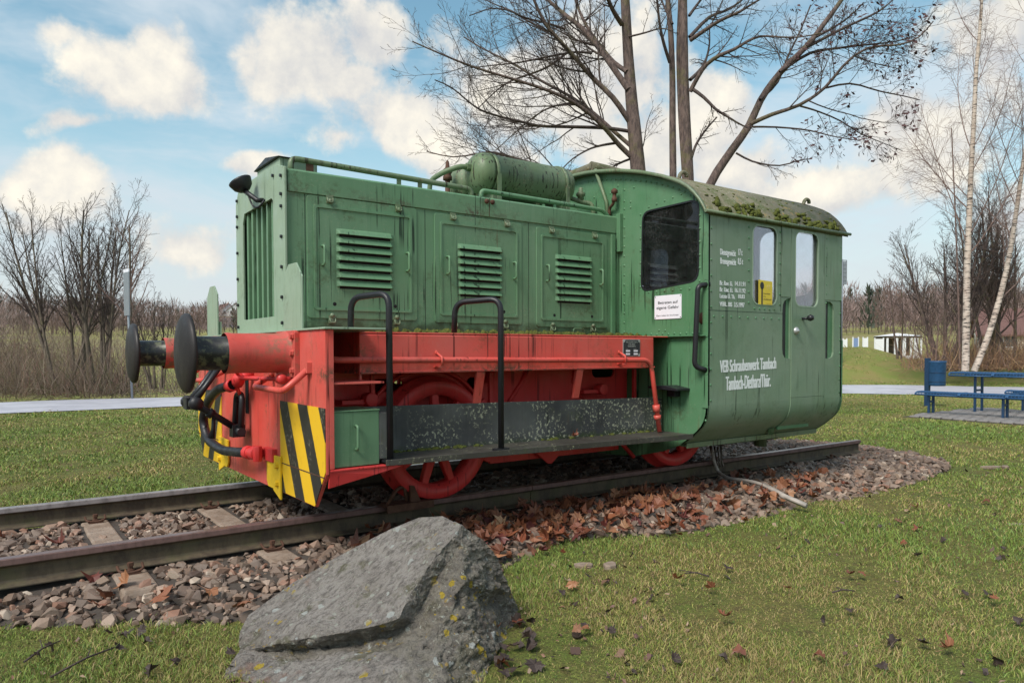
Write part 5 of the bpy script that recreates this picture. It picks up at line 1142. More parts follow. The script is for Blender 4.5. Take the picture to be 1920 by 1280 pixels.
# shredded leaf litter and soil crumbs strewn through the turf: uncountable
def litter():
    N = 11000; u = nrng.random(N); r = 1.9*(16/1.9)**u; az = np.radians(nrng.uniform(-56, 56, N))
    x = CAM.x+r*(np.cos(az)*ef.x+np.sin(az)*er.x); y = CAM.y+r*(np.cos(az)*ef.y+np.sin(az)*er.y)
    cl = np.sin(x*2.1+.3)+np.sin(y*2.7+1.)+np.sin((x-y)*3.7); ok = ~inside(x, y, BED) & (nrng.random(N) < np.clip(.35+.3*cl, .06, 1)) & ~inside(x, y, PATH); x, y, r = x[ok], y[ok], r[ok]; n = len(x)
    s = np.clip(nrng.lognormal(math.log(.011), .5, n), .004, .035); a = nrng.uniform(0, 6.28, n); z = terrain(x, y)+nrng.uniform(.006, .024, n); t1 = nrng.normal(0, .5, n); t2 = nrng.normal(0, .5, n)
    A = np.stack([np.cos(a), np.sin(a), t1], 1)*s[:, None]; B = np.stack([-np.sin(a), np.cos(a), t2], 1)*(s*nrng.uniform(.3, .8, n))[:, None]; c = np.stack([x, y, z], 1)
    up = np.array([0, 0, 1])*(s*nrng.normal(0, .35, n))[:, None]
    V = np.stack([c-A*nrng.uniform(.6, 1.2, (n, 1)), c+B+up, c+A*nrng.uniform(.6, 1.2, (n, 1)), c-B+up*.4, c-A*.5+B*.9], 1).reshape(-1, 3); o = np.arange(n)*5
    F = np.concatenate([np.stack([o, o+3, o+2], 1), np.stack([o, o+2, o+1], 1), np.stack([o, o+1, o+4], 1)])
    pal = np.array([(.10, .06, .045), (.065, .045, .04), (.20, .11, .07), (.16, .085, .075), (.28, .19, .13), (.05, .035, .03)]); C = pal[nrng.integers(0, 6, n)]*nrng.uniform(.7, 1.2, (n, 1))
    stuff(raw_mesh('leaf_litter', V, F, M['blade'], None, False, np.repeat(C, 5, 0)))
litter()
for k, (u, v, L, a) in enumerate([(95, 1268, .30, .5), (45, 1240, .2, .8), (1330, 1080, .14, 2.2), (1560, 1110, .12, -.6)]):
    p = on_plane(u, v, 2, GZ+.03); q = MB(); d_ = Vector((math.cos(a), math.sin(a), .05)); q.tube([p, p+d_*L*.5+Vector((0, 0, .012)), p+d_*L], [.005, .0045, .003], 5); q.tube([p+d_*L*.5+Vector((0, 0, .01)), p+d_*L*.75+Vector((-.04, .05, .02))], [.003, .002], 4); q.build('fallen_twig', M['twig'], lawn)
# ------------------------------------------------------------------ bare trees
def tubes(name, polys, mt, parent, smooth=True):
    """polys: list of (points Nx3, radii N, sides)"""
    Vs, Fs, off = [], [], 0
    for pts, rad, n in polys:
        pts = np.asarray(pts, float); m = len(pts); T = np.empty_like(pts); T[1:-1] = pts[2:]-pts[:-2]; T[0] = pts[1]-pts[0]; T[-1] = pts[-1]-pts[-2]
        T /= np.linalg.norm(T, axis=1)[:, None]+1e-9
        up = np.array([.31, .95, .05]) if abs(T[0, 2]) > .6 else np.array([0, 0, 1.])
        A = np.cross(T, up); A /= np.linalg.norm(A, axis=1)[:, None]+1e-9; B = np.cross(T, A)
        a = 2*np.pi*np.arange(n)/n; ring = pts[:, None, :]+(A[:, None, :]*np.cos(a)[None, :, None]+B[:, None, :]*np.sin(a)[None, :, None])*np.asarray(rad)[:, None, None]
        Vs.append(ring.reshape(-1, 3)); i, k = np.meshgrid(np.arange(m-1), np.arange(n), indexing='ij'); i = i.ravel(); k = k.ravel(); k2 = (k+1) % n
        Fs.append(np.stack([i*n+k, i*n+k2, (i+1)*n+k2, (i+1)*n+k], 1)+off); off += m*n
    return raw_mesh(name, np.vstack(Vs), np.vstack(Fs), mt, parent, smooth, n=4)
class Tree:
    def __init__(s, seed): s.r = random.Random(seed); s.trunk = []; s.crown = []; s.tips = []
    def rdir(s): return Vector((s.r.gauss(0, 1), s.r.gauss(0, 1), s.r.gauss(0, 1))).normalized()
    def limb(s, p, d, L, r, lev, prm):
        """one branch and, by recursion, what grows on it"""
        n = max(3, min(9, int(L/prm['seg'][lev])+2)); pts = [Vector(p)]; d = Vector(d).normalized(); rad = [r]
        for k in range(n):
            d = (d+s.rdir()*prm['wob'][lev]+Vector((0, 0, prm['up'][lev]))).normalized(); pts.append(pts[-1]+d*(L/n)); rad.append(max(prm['rmin'], r*(1-.72*(k+1)/n)))
        s.add(pts, rad, lev, prm)
    def add(s, pts, rad, lev, prm, kids=True, t0=None):
        (s.trunk if rad[0] > prm['split'] else s.crown).append((pts, rad, 9 if rad[0] > .08 else 6 if rad[0] > .03 else 4 if rad[0] > .008 else 3))
        if lev >= prm['max']: s.tips.append(pts[-1]); return
        if not kids: return
        L = sum((pts[k+1]-pts[k]).length for k in range(len(pts)-1)); nk = prm['n'][lev](L) if callable(prm['n'][lev]) else prm['n'][lev]
        t0 = prm['t0'][lev] if t0 is None else t0
        for c in range(nk):
            t = t0+(1-t0)*(c+s.r.random())/nk; t = min(t, .985); f = t*(len(pts)-1); k = int(f); p = pts[k].lerp(pts[k+1], f-k); rr_ = rad[k]+(rad[k+1]-rad[k])*(f-k)
            d0 = (pts[k+1]-pts[k]).normalized(); side = d0.cross(s.rdir()).normalized(); a = R_(s.r.gauss(prm['ang'][lev], 9)); d = d0*math.cos(a)+side*math.sin(a)
            if prm.get('flat'): d = (d-ef*d.dot(ef)*prm['flat']).normalized()
            s.limb(p, d, L*prm['ratio'][lev]*(1.15-.7*t)*s.r.uniform(.6, 1.25), max(prm['rmin'], min(rr_*.62, rr_*prm['rr'][lev])), lev+1, prm)
    def emit(s, root, trunk_mat, twig_mat):
        iv = root.matrix_world if False else None; o = root.location
        sh = lambda L: [([q-o for q in p], r, n) for p, r, n in L]
        if s.trunk: tubes('trunk', sh(s.trunk), M[trunk_mat], root)
        if s.crown: return tubes('crown', sh(s.crown), M[twig_mat], root)
def ground_at(x, y): return float(terrain(x, y))
# --- the maples right behind the locomotive: main limbs surveyed, twigs grown
MD = 12.5
def trace(pts, d0=MD, drift=0., w0=14, w1=4, j=.0, seed=0):
    r = random.Random(seed); out = []; rad = []; n = len(pts)
    for k, (u, v) in enumerate(pts):
        d = d0+drift*k/(n-1)+(r.uniform(-.1, .1) if 0 < k else 0); out.append(at_depth(u, v, d)); rad.append((w0+(w1-w0)*k/(n-1))/2/FPX*d)
    q = bend([p for p in out], .25, 2) if n > 2 else out
    m = len(q); return q, [rad[0]+(rad[-1]-rad[0])*k/(m-1) for k in range(m)]
PM = dict(max=4, seg=[.6, .45, .22, .13, .08], wob=[.08, .10, .13, .16, .2], up=[.02, .03, .04, .05, .03], n=[lambda L: int(L*1.6)+2, lambda L: int(L*4.5)+4, lambda L: int(L*6)+3, lambda L: int(L*7)+2, 0], t0=[.3, .25, .15, .15, 0], ang=[45, 42, 42, 40, 40], ratio=[.5, .42, .42, .45, .4], rr=[.5, .42, .5, .6, .6], rmin=.0022, split=.034)
def maple(label, x0, trunks, limbs, seed):
    g = at_depth(*x0, MD); root = thing('bare_maple_tree', label, 'tree', (g.x, g.y, ground_at(g.x, g.y)), 0, 'bare maples behind the locomotive'); t = Tree(seed)
    for (pts, w0, w1) in trunks:
        q, rad = trace(pts, MD, .15, w0, w1, seed=seed); base = Vector((q[0].x, q[0].y, root.location.z-.1)); q = [base, base.lerp(q[0], .5)]+q; rad = [rad[0]*1.35, rad[0]*1.08]+rad
        t.add(q, rad, 1, PM, kids=False)
        top = q[-1]
        for k in range(4): t.limb(top-Vector((0, 0, .1*k)), Vector((t.r.gauss(0, .35), t.r.gauss(0, .35), 1)), 1.8, rad[-1]*.7, 2, PM)
    for k, (pts, w0, w1, dr) in enumerate(limbs):
        q, rad = trace(pts, MD+.05, dr, w0, w1, seed=seed*31+k); t.add(q, rad, 1, PM, t0=.18)
    return root, t
T1t = [([(1204, 560), (1201, 420), (1197, 325), (1190, 250), (1184, 190), (1178, 110), (1172, 0), (1166, -120)], 34, 15)]
T1l = [
 ([(1187, 297), (1160, 272), (1137, 243), (1105, 212), (1073, 190), (1030, 170), (967, 150), (883, 125), (823, 100), (773, 78)], 11, 2.5, -1.2),
 ([(1183, 274), (1150, 246), (1115, 213), (1075, 183), (1010, 150), (960, 118), (905, 92), (870, 70)], 9, 2.5, .8),
 ([(1178, 246), (1140, 240), (1073, 238), (1007, 237), (973, 227), (940, 220), (900, 207), (877, 190), (847, 163), (815, 150)], 7, 2, -.9),
 ([(1181, 229), (1150, 182), (1117, 153), (1073, 103), (1045, 72), (1022, 45), (1000, 0), (990, -40)], 12, 5, -.7),
 ([(1178, 168), (1147, 123), (1123, 90), (1093, 53), (1065, 33), (1047, 17), (1018, -8)], 13, 6, .9),
 ([(1176, 135), (1150, 118), (1130, 92), (1105, 60), (1085, 20), (1070, -30)], 9, 5, 1.5),
 ([(1166, 46), (1152, 26), (1140, 0), (1128, -40)], 10, 7, -.5),
 ([(1157, 268), (1130, 272), (1107, 278), (1073, 297), (1053, 318)], 5, 2, -.4),
 ([(1189, 296), (1170, 302), (1150, 312), (1120, 330)], 5, 3, .4),
 ([(1195, 345), (1100, 328), (1060, 320), (1017, 311), (973, 299), (927, 285), (900, 287), (850, 297), (800, 284)], 8, 2, 1.0),
 ([(1085, 195), (1067, 193), (1023, 203), (987, 230), (953, 260), (930, 282)], 4, 1.5, -.6),
 ([(1062, 100), (1027, 128), (953, 153), (927, 173), (897, 203)], 4.5, 1.8, -.4),
 ([(1110, 100), (1080, 97), (1030, 106), (975, 118), (930, 122), (880, 128)], 5, 1.8, -.8),
 ([(1060, 55), (1020, 42), (985, 35), (950, 18), (920, 15), (880, 30)], 5, 1.8, -.9),
 ([(1030, 60), (985, 38), (960, 20), (930, 10), (900, -5)], 4, 1.8, .5),
 ([(1176, 70), (1210, 62), (1240, 52), (1260, 58)], 4, 2, -.7),
 ([(1196, 300), (1208, 270), (1212, 230), (1225, 200)], 3, 1, .5)]
root, t = maple('bare maple with one straight trunk and long boughs sweeping left over the tanks', (1204, 760), T1t, T1l, 3); t.emit(root, 'bark', 'twig')
T2t = [([(1262, 560), (1262, 420), (1262, 325), (1261, 230), (1261, 150), (1258, 60), (1252, 0), (1244, -100)], 15, 9),
       ([(1292, 560), (1291, 420), (1290, 328), (1286, 250), (1282, 150), (1281, 50), (1281, 0), (1280, -110)], 25, 14),
       ([(1288, 560), (1286, 420), (1283, 330), (1276, 230), (1273, 160), (1271, 90), (1274, 20), (1276, -60)], 11, 7),
       ([(1306, 520), (1318, 400), (1329, 345), (1372, 281), (1406, 236), (1425, 187), (1462, 135), (1511, 90), (1545, 45), (1582, -5), (1610, -50)], 19, 7)]
T2l = [
 ([(1256, 118), (1245, 85), (1237, 50), (1232, 0), (1228, -30)], 7, 4, -.6), ([(1261, 45), (1248, 20), (1236, -10)], 6, 4, .5),
 ([(1294, 172), (1308, 145), (1324, 120), (1350, 103), (1376, 94), (1400, 78), (1425, 67), (1460, 70), (1500, 71), (1540, 62)], 9, 2, -.8),
 ([(1294, 150), (1318, 128), (1328, 100), (1331, 75), (1330, 50)], 7, 2, .6), ([(1297, 295), (1303, 275), (1312, 259), (1326, 240), (1344, 220)], 6, 3, .4),
 ([(1298, 167), (1320, 182), (1342, 206), (1361, 217), (1385, 232), (1402, 240)], 7, 3, -.4), ([(1294, 76), (1320, 58), (1350, 38), (1385, 24), (1410, 8), (1440, -10)], 8, 3, -.9),
 ([(1293, 70), (1330, 30), (1370, 18), (1410, -15)], 7, 3, .9), ([(1292, 30), (1310, 5), (1330, -20)], 6, 3, .3),
 ([(1409, 232), (1447, 214), (1500, 199), (1549, 165), (1579, 124), (1624, 86), (1687, 86), (1725, 71), (1750, 40)], 8, 2, -.9),
 ([(1549, 165), (1594, 154), (1650, 172), (1695, 180), (1725, 188)], 4, 1.6, -.6), ([(1462, 135), (1519, 97), (1575, 90), (1625, 84), (1680, 79), (1720, 66)], 6, 2, .8),
 ([(1511, 90), (1575, 56), (1650, 22), (1680, -5)], 6, 2.5, .5), ([(1407, 238), (1455, 238), (1519, 244), (1560, 256), (1600, 262)], 4, 1.6, -.5),
 ([(1500, 199), (1526, 206), (1575, 225), (1612, 251), (1650, 266), (1692, 283)], 4, 1.4, .5), ([(1380, 287), (1410, 304), (1462, 313), (1500, 300), (1520, 298)], 4, 1.6, -.5),
 ([(1425, 187), (1460, 155), (1475, 110), (1500, 60), (1520, 10)], 6, 3, .9), ([(1530, 70), (1585, 40), (1620, 5)], 5, 2.5, -.6), ([(1600, 105), (1640, 120), (1690, 130)], 3, 1.4, .3)]
root, t2 = maple('bare multi-stemmed maple behind the cab with one stem leaning far right', (1283, 760), T2t, T2l, 5); t2.emit(root, 'bark', 'twig')
# withered leaves still hanging on the right-hand boughs
q = MB(); r4 = random.Random(3); cand = [p for p in t2.tips+t.tips if True]
hang = []
for p in cand:
    u, v, f = campx(p)
    if 1480 < u < 1760 and 0 < v < 300 and r4.random() < .30: hang.append(p)
    elif 960 < u < 1480 and r4.random() < .006: hang.append(p)
r4.shuffle(hang)
for p in hang[:330]:
    for k in range(r4.randint(2, 5)):
        c_ = p+Vector((r4.gauss(0, .035), r4.gauss(0, .035), r4.gauss(-.03, .035))); s_ = r4.uniform(.035, .075); a = Vector((r4.gauss(0, 1), r4.gauss(0, 1), r4.gauss(0, 1))).normalized(); b = a.orthogonal().normalized()
        q.add([c_, c_+a*s_+b*s_*.4, c_+a*s_*1.6, c_+a*s_-b*s_*.5], [(0, 1, 2, 3)])
M['seed'] = plain('withered_leaf', (.075, .030, .030), .7, var=.4)
o = q.build('withered_leaves', M['seed'], root, recalc=False); stuff(o); o.matrix_parent_inverse = Matrix.Translation(-root.location)
# --- birches
PB = dict(max=3, seg=[.8, .5, .28, .16], wob=[.05, .07, .12, .16], up=[.03, .05, -.02, -.10], n=[16, lambda L: int(L*3.2)+3, lambda L: int(L*5)+3, 0], t0=[.2, .18, .1, 0], ang=[34, 36, 40, 40], ratio=[.32, .42, .5, .4], rr=[.27, .45, .55, .6], rmin=.0032, split=.075)
def birch(label, base, D, path, w0, w1, seed, n0=16, maxl=3):
    g = at_depth(*base, D); root = thing('birch_tree', label, 'tree', (g.x, g.y, g.z-.05), 0, 'birches right of the locomotive'); t = Tree(seed); pr = dict(PB); pr['n'] = [n0]+PB['n'][1:]; pr['max'] = maxl
    pts = [at_depth(u, v, D) for u, v in path]; q = bend(pts, 1., 2); m = len(q); rad = [(w0+(w1-w0)*k/(m-1))/2/FPX*D for k in range(m)]; t.add(q, rad, 0, pr); t.emit(root, 'birch', 'twig_red'); return root
birch('tall upright birch with black-marked white trunk behind the blue bin', (1810, 692), 26, [(1810, 696), (1812, 600), (1813, 500), (1817, 420), (1820, 330), (1826, 230), (1830, 130), (1838, 50), (1842, -20), (1848, -120)], 13, 4, 11, 18)
birch('leaning birch whose pale trunk tilts to the right picture edge', (1828, 694), 26.5, [(1826, 696), (1850, 640), (1875, 560), (1893, 480), (1905, 400), (1918, 310), (1926, 250), (1940, 120), (1950, 0)], 11.5, 4, 12, 16)
birch('slender young birch standing close behind the upright birch', (1806, 690), 27.5, [(1800, 694), (1798, 600), (1795, 500), (1792, 420), (1788, 330), (1784, 240)], 4, 1.8, 13, 9)
# --- thin multi-stemmed trees and bushes
PS = dict(max=3, seg=[.7, .5, .3, .2], wob=[.05, .08, .12, .16], up=[.05, .06, .05, .02], n=[lambda L: int(L*2.6)+3, lambda L: int(L*3.2)+3, lambda L: int(L*4)+2, 0], t0=[.25, .2, .15, 0], ang=[28, 32, 38, 40], ratio=[.42, .42, .5, .4], rr=[.5, .5, .55, .6], rmin=.0038, split=.03)
def bushy(name, label, base, D, stems, Hpx, w, seed, mats=('bark_grey', 'twig'), spread=.28, group=None, maxl=3, cat='tree'):
    g = at_depth(*base, D); root = thing(name, label, cat, (g.x, g.y, g.z), 0, group); t = Tree(seed); pr = dict(PS); pr['max'] = maxl; pr['rmin'] = .0038*D/24
    for k in range(stems):
        a = t.r.uniform(0, 6.28); sp = t.r.uniform(.1, 1)*spread; h_ = Hpx/FPX*D*t.r.uniform(.72, 1.02); d = Vector((math.cos(a)*sp, math.sin(a)*sp, 1)); t.limb(g+Vector((math.cos(a)*.12*stems**.5, math.sin(a)*.12*stems**.5, -.1)), d, h_, w/2/FPX*D*t.r.uniform(.6, 1), 0, pr)
    t.emit(root, *mats); return root
GL = 'bare trees across the path on the left'
bushy('bare_tree', 'bushy many-stemmed bare tree left of the signpost, the widest crown there', (190, 715), 24.5, 5, 345, 9.5, 21, spread=.30, group=GL)
bushy('bare_tree', 'bare tree with few dark upright stems standing second from the left', (143, 715), 25.5, 3, 335, 9.5, 22, spread=.16, group=GL)
bushy('bare_tree', 'bare tree fanning its thin stems to the left, near the left edge', (118, 712), 24, 4, 320, 8, 23, spread=.42, group=GL)
bushy('bare_tree', 'tall slim bare tree right behind the signpost', (243, 715), 23.5, 1, 385, 9, 24, mats=('bark_grey', 'twig_red'), spread=.02, group=GL)
bushy('bare_tree', 'bare tree cut by the left picture edge', (-75, 715), 19, 2, 430, 10, 25, spread=.20, group=GL)
bushy('bare_tree', 'low spreading bare bush beside the far buffer', (300, 722), 25, 5, 190, 6, 26, spread=.55, group=GL)
GR = 'bare trees behind the birches'
bushy('bare_tree', 'dark bare tree with upright stems filling the gap behind the two birches', (1862, 690), 31, 5, 330, 10, 31, mats=('bark', 'twig'), spread=.22, group=GR)
bushy('bare_tree', 'bare bush with long stems arching left, left of the upright birch', (1775, 690), 29, 7, 290, 9, 32, mats=('bark', 'twig'), spread=.50, group=GR)
bushy('bare_tree', 'small crooked bare sapling in front of the white pavilion', (1690, 668), 30, 2, 150, 5, 33, mats=('bark', 'twig_red'), spread=.35, group=GR)
bushy('bare_tree', 'reddish bare thicket tree at the far right edge', (1905, 690), 30, 3, 240, 7, 34, mats=('bark', 'twig_red'), spread=.40, group=GR)
bushy('bare_tree', 'reddish low bare bush right behind the litter bin', (1745, 690), 28.5, 8, 120, 4, 35, mats=('twig_red', 'twig_red'), spread=.6, group=GR)
# brushwood along the far side of the path: one tangled mass
def brush(name, n, ufun, drange, lrange, cols, seed, parent=None):
    r = np.random.default_rng(seed); Vs, Fs, Cs = [], [], []; off = 0
    for k in range(n):
        u, vb, D = ufun(r); g = np.array(at_depth(u, vb, D)); L = r.uniform(*lrange); a = r.uniform(0, 6.28); tilt = abs(r.normal(0, .75)); d = np.array([math.cos(a)*math.sin(tilt), math.sin(a)*math.sin(tilt), math.cos(tilt)])
        m = 5; pts = []; p = g.copy(); 
        for i in range(m+1):
            pts.append(p.copy()); d = d+r.normal(0, .16, 3)+np.array([0, 0, -.10*i/m]); d /= np.linalg.norm(d); p = p+d*L/m
        pts = np.array(pts); w = r.uniform(.004, .012)*np.linspace(1, .3, m+1)
        side = np.cross(d, [.3, .2, .9]); side /= np.linalg.norm(side); s2 = np.cross(side, d)
        ring = np.stack([pts+side*w[:, None], pts-side*w[:, None]*.5+s2*w[:, None]*.87, pts-side*w[:, None]*.5-s2*w[:, None]*.87], 1).reshape(-1, 3); Vs.append(ring)
        i_, k_ = np.meshgrid(np.arange(m), np.arange(3), indexing='ij'); i_ = i_.ravel(); k_ = k_.ravel(); Fs.append(np.stack([i_*3+k_, i_*3+(k_+1) % 3, (i_+1)*3+(k_+1) % 3, (i_+1)*3+k_], 1)+off); off += len(ring)
        c = np.array(cols[r.integers(len(cols))])*r.uniform(.6, 1.25); Cs.append(np.tile(c, (len(ring), 1)))
    return stuff(raw_mesh(name, np.vstack(Vs), np.vstack(Fs), M['brush'], parent, True, np.vstack(Cs), n=4))
BC = [(.19, .145, .12), (.15, .11, .09), (.25, .185, .14), (.29, .23, .18), (.22, .13, .105), (.14, .13, .07)]
def ul(r): D = r.uniform(21.5, 34); return r.choice([r.uniform(-120, 400), r.uniform(-120, 250), r.uniform(-120, 250)]), 742-(D-21)*1.2+r.normal(0, 5), D
brush('brushwood', 4300, ul, 0, (.5, 2.0), BC, 5)
def ul2(r): D = r.uniform(30, 48); return min(r.uniform(-160, 280), r.uniform(-160, 380)), 692-(D-30)*.6+r.normal(0, 12), D
brush('brushwood_behind', 2600, ul2, 0, (1.0, 3.6), BC[:5], 8)
def ur(r): D = r.uniform(27, 36); return r.choice([r.uniform(1690, 1960), r.uniform(1780, 1960)]), 692-(D-27)*1.2+r.normal(0, 3), D
brush('dry_undergrowth', 2600, ur, 0, (.4, 1.7), [(.34, .19, .11), (.27, .16, .11), (.21, .14, .12), (.38, .25, .14)], 6)
# --- far woods, hills, houses
def wood(name, n, seed):
    r = np.random.default_rng(seed); Vs, Cs = [], []
    for k in range(n):
        az = math.radians(r.uniform(-62, 62)); D = r.uniform(95, 330)**1.; lft = az < -.15
        if -.62 < az < -.30 and D < 175: continue
        if az > .30 and D < 120: D += 40
        x = CAM.x+D*(math.cos(az)*ef.x+math.sin(az)*er.x); y = CAM.y+D*(math.cos(az)*ef.y+math.sin(az)*er.y); z = float(terrain(x, y))
        H = r.uniform(5, 8.5); con = r.random() < .07; base = np.array([x, y, z]); m = 110; W_ = H*r.uniform(.24, .38)*(0.55 if con else 1)
        c = np.array([.09, .105, .08]) if con else np.array([.215, .165, .15])*r.uniform(.75, 1.2)+np.array([.02, .0, .0])*r.random()
        hh = r.uniform(.12, 1., m); ww = W_*(np.sqrt(np.clip(1-(hh*2-1.05)**2*.8, .04, 1)) if not con else (1.05-hh)*1.2); a = r.uniform(0, 6.28, m); q = np.sqrt(r.random(m))
        cx = base+np.stack([np.cos(a)*ww*q, np.sin(a)*ww*q, hh*H], 1)
        dr = np.stack([np.cos(a)*.5, np.sin(a)*.5, r.uniform(.5, 1.2, m)], 1); l = H*r.uniform(.10, .22, m)[:, None]; wd = H*r.uniform(.005, .014 if not con else .04, m)[:, None]; sd = np.stack([-np.sin(a+.6), np.cos(a+.6), np.zeros(m)], 1)
        Vs.append(np.stack([cx-sd*wd, cx+sd*wd, cx+dr*l], 1).reshape(-1, 3)); Cs.append(np.tile(c, (3*m, 1))*r.uniform(.75, 1.2, (m, 1)).repeat(3, 0))
        tr = np.array([base+[-.12, 0, 0], base+[.12, 0, 0], base+[0, 0, H*.8]]); Vs.append(tr); Cs.append(np.tile(c*.7, (3, 1)))
    V = np.vstack(Vs); return stuff(raw_mesh(name, V, np.arange(len(V)).reshape(-1, 3), M['far_twig'], None, False, np.vstack(Cs)))
wood('far_wood', 4200, 4)
q = MB(); n = 240; vs = []
for k in range(n+1):
    az = R_(-75+150*k/n); D = 900; hgt = 50+8*math.sin(az*5+1)+5*math.sin(az*13)+3*math.sin(az*31)
    for D_, z in ((420, -6), (900, hgt), (1200, -20)): vs.append((CAM.x+D_*(math.cos(az)*ef.x+math.sin(az)*er.x), CAM.y+D_*(math.cos(az)*ef.y+math.sin(az)*er.y), z))
q.add(vs, [(k*3+j, k*3+j+1, (k+1)*3+j+1, (k+1)*3+j) for k in range(n) for j in range(2)], True); structure(q.build('wooded_hills', M['hill']))
# houses
def house(label, px, D, w, l, h, rh, rz, wall, nwin, group=None):
    p = at_depth(*px, D); o = thing('house', label, 'house', (p.x, p.y, p.z), rz, group)
    q = MB(); q.prism([(-w/2, 0), (w/2, 0), (w/2, h), (0, h+rh), (-w/2, h)], -l/2, l/2, 'y'); q.build('wall', M[wall], o, 0)
    for s in (-1, 1):
        q = MB(); e = .35; z0 = h-e*rh/(w/2); q.hexa([(s*(w/2+e), -l/2-.3, z0), (s*(w/2+e), l/2+.3, z0), (0, l/2+.3, h+rh), (0, -l/2-.3, h+rh)], [(s*(w/2+e), -l/2-.3, z0+.16), (s*(w/2+e), l/2+.3, z0+.16), (0, l/2+.3, h+rh+.16), (0, -l/2-.3, h+rh+.16)]); q.build('roof', M['roof_tile'], o, 0)
    for k in range(nwin):
        for face in (-1, 1):
            x = -w/2+w*(k+.5)/nwin; q = MB(); q.box(x-.5, x+.5, face*(l/2+.01)-.03, face*(l/2+.01)+.03, 1., 2.3); wn = q.build('window', M['wall_white'], o, 0); q = MB(); q.box(x-.42, x+.42, face*(l/2+.03)-.03, face*(l/2+.03)+.03, 1.08, 2.22); q.build('pane', M['pane'], wn, 0)
            y = -l/2+l*(k+.5)/nwin; q = MB(); q.box(face*(w/2+.01)-.03, face*(w/2+.01)+.03, y-.5, y+.5, 1., 2.3); wn = q.build('window', M['wall_white'], o, 0); q = MB(); q.box(face*(w/2+.03)-.03, face*(w/2+.03)+.03, y-.42, y+.42, 1.08, 2.22); q.build('pane', M['pane'], wn, 0)
    q = MB(); q.box(w*.15, w*.15+.5, -.3, .3, h+rh*.4, h+rh+.9); q.build('chimney', M['wall_cream'], o, 0)
    return o
ra = math.atan2(Rv.y, Rv.x)
house('cream gabled house with brown roof at the right picture edge', (1940, 672), 66, 6.5, 9, 2.2, 2.2, ra+R_(62), 'wall_cream', 2)
house('far white house with brown roof left of the radiator, nearer the marker plate', (422, 594), 300, 7, 9, 2.2, 3.0, ra+R_(40), 'wall_white', 2, 'far houses beyond the field')
house('far white house with brown roof close against the radiator edge', (444, 594), 295, 6.5, 9, 2.4, 2.8, ra+R_(15), 'wall_white', 2, 'far houses beyond the field')
# white pavilion behind the mound
p = at_depth(1680, 676, 58); pv = thing('pavilion', 'low white pavilion with flat pale roof behind the grass mound', 'pavilion', (p.x, p.y, p.z-.1), ra); pv.scale = (.68, .68, .68)
q = MB(); q.add([(-2.0, -1.6, 3.0), (2.3, -1.6, 3.0), (2.3, 1.6, 3.0), (-2.0, 1.6, 3.0), (.1, 0, 3.35)], [(0, 1, 4), (1, 2, 4), (2, 3, 4), (3, 0, 4), (3, 2, 1, 0)]); q.build('roof', M['wall_white'], pv, 0)
q = MB(); q.box(-1.9, 2.2, -1.5, 1.5, 2.75, 2.98); q.build('beam', M['bark_grey'], pv, 0)
for k, (a, b_) in enumerate(((-1.85, -1.65), (-.95, -.55), (-.15, .35), (.9, 1.1), (1.3, 1.75), (2.05, 2.2))): q = MB(); q.box(a, b_, -1.5, -1.35, 0, 2.75); q.build('wall_panel', M['wall_white'], pv, 0)
q = MB(); q.box(-1.85, 2.2, -1.5, -1.4, 0, .75); q.build('parapet', M['wall_white'], pv, 0); q = MB(); q.box(-1.85, 2.2, 1.2, 1.4, 0, 2.75); q.build('rear_wall', M['bark_grey'], pv, 0)
for k, (u, v, w_, h_, mt, lab) in enumerate([(1584, 668, .28, 1.7, 'wall_white', 'narrow white board beside the cab rear, leftmost of the row behind the mound'), (1604, 668, .42, 1.8, 'board_blue', 'white-framed blue board second from the cab in the row behind the mound'), (1622, 668, .34, 1.8, 'wall_white', 'narrow pale board in the middle of the row behind the mound'), (1648, 672, .66, 1.9, 'wall_white', 'wide white board at the right end of the row, beside the pavilion')]):
    p = at_depth(u, v, 56); o = thing('display_board', lab, 'board', (p.x, p.y, p.z-.4), ra, 'white boards behind the mound')
    q = MB(); q.box(-w_/2+.03, w_/2-.03, -.03, .03, .35, h_); q.build('panel', M[mt], o, 0)
    for s in (-1, 1): q = MB(); q.box(s*w_/2-.03, s*w_/2+.03, -.05, .05, 0, h_+.08); q.build('post', M['wall_white'], o, 0)
# --- street furniture
p = on_plane(248, 747, 2, GZ); sp_ = thing('signpost', 'thin galvanised signpost with a narrow sign plate seen edge-on beyond the path', 'signpost', (p.x, p.y, GZ))
D = (p-CAM).dot(Fv); zt = lambda v: at_depth(245, v, D).z-GZ
q = MB(); q.tube([(0, 0, -.1), (-.10, .0, zt(505))], .030, 10); q.build('pole', M['galv'], sp_, 0)
sd = (Vector((p.x, p.y, 0))-Vector((CAM.x, CAM.y, 0))).normalized(); q = MB()
er2 = Vector((-sd.y, sd.x, 0)); c_ = Vector((-.095, 0, 0))
def slabbox(mb, c, a, b, ta, tb, z0, z1):
    v = [(c+a*i*ta+b*j*tb) for i, j in ((-1, -1), (1, -1), (1, 1), (-1, 1))]; mb.hexa([(w.x, w.y, z0) for w in v], [(w.x, w.y, z1) for w in v])
aa = (sd*.955+er2*.30).normalized(); bb_ = Vector((-aa.y, aa.x, 0))
slabbox(q, c_-sd*.06, aa, bb_, .22, .012, zt(592), zt(512)); q.build('sign_plate', M['galv'], sp_, 0)
q = MB(); slabbox(q, c_-sd*.06, aa, bb_, .22, .013, zt(512)+.002, zt(506)); q.build('sign_top', M['sign_white'], sp_, 0)
p = at_depth(1577, 705, 33); mp_ = thing('lattice_mast', 'thin grey mast with a lattice sign frame showing past the cab rear', 'mast', (p.x, p.y, p.z), ra); k_ = 33/FPX
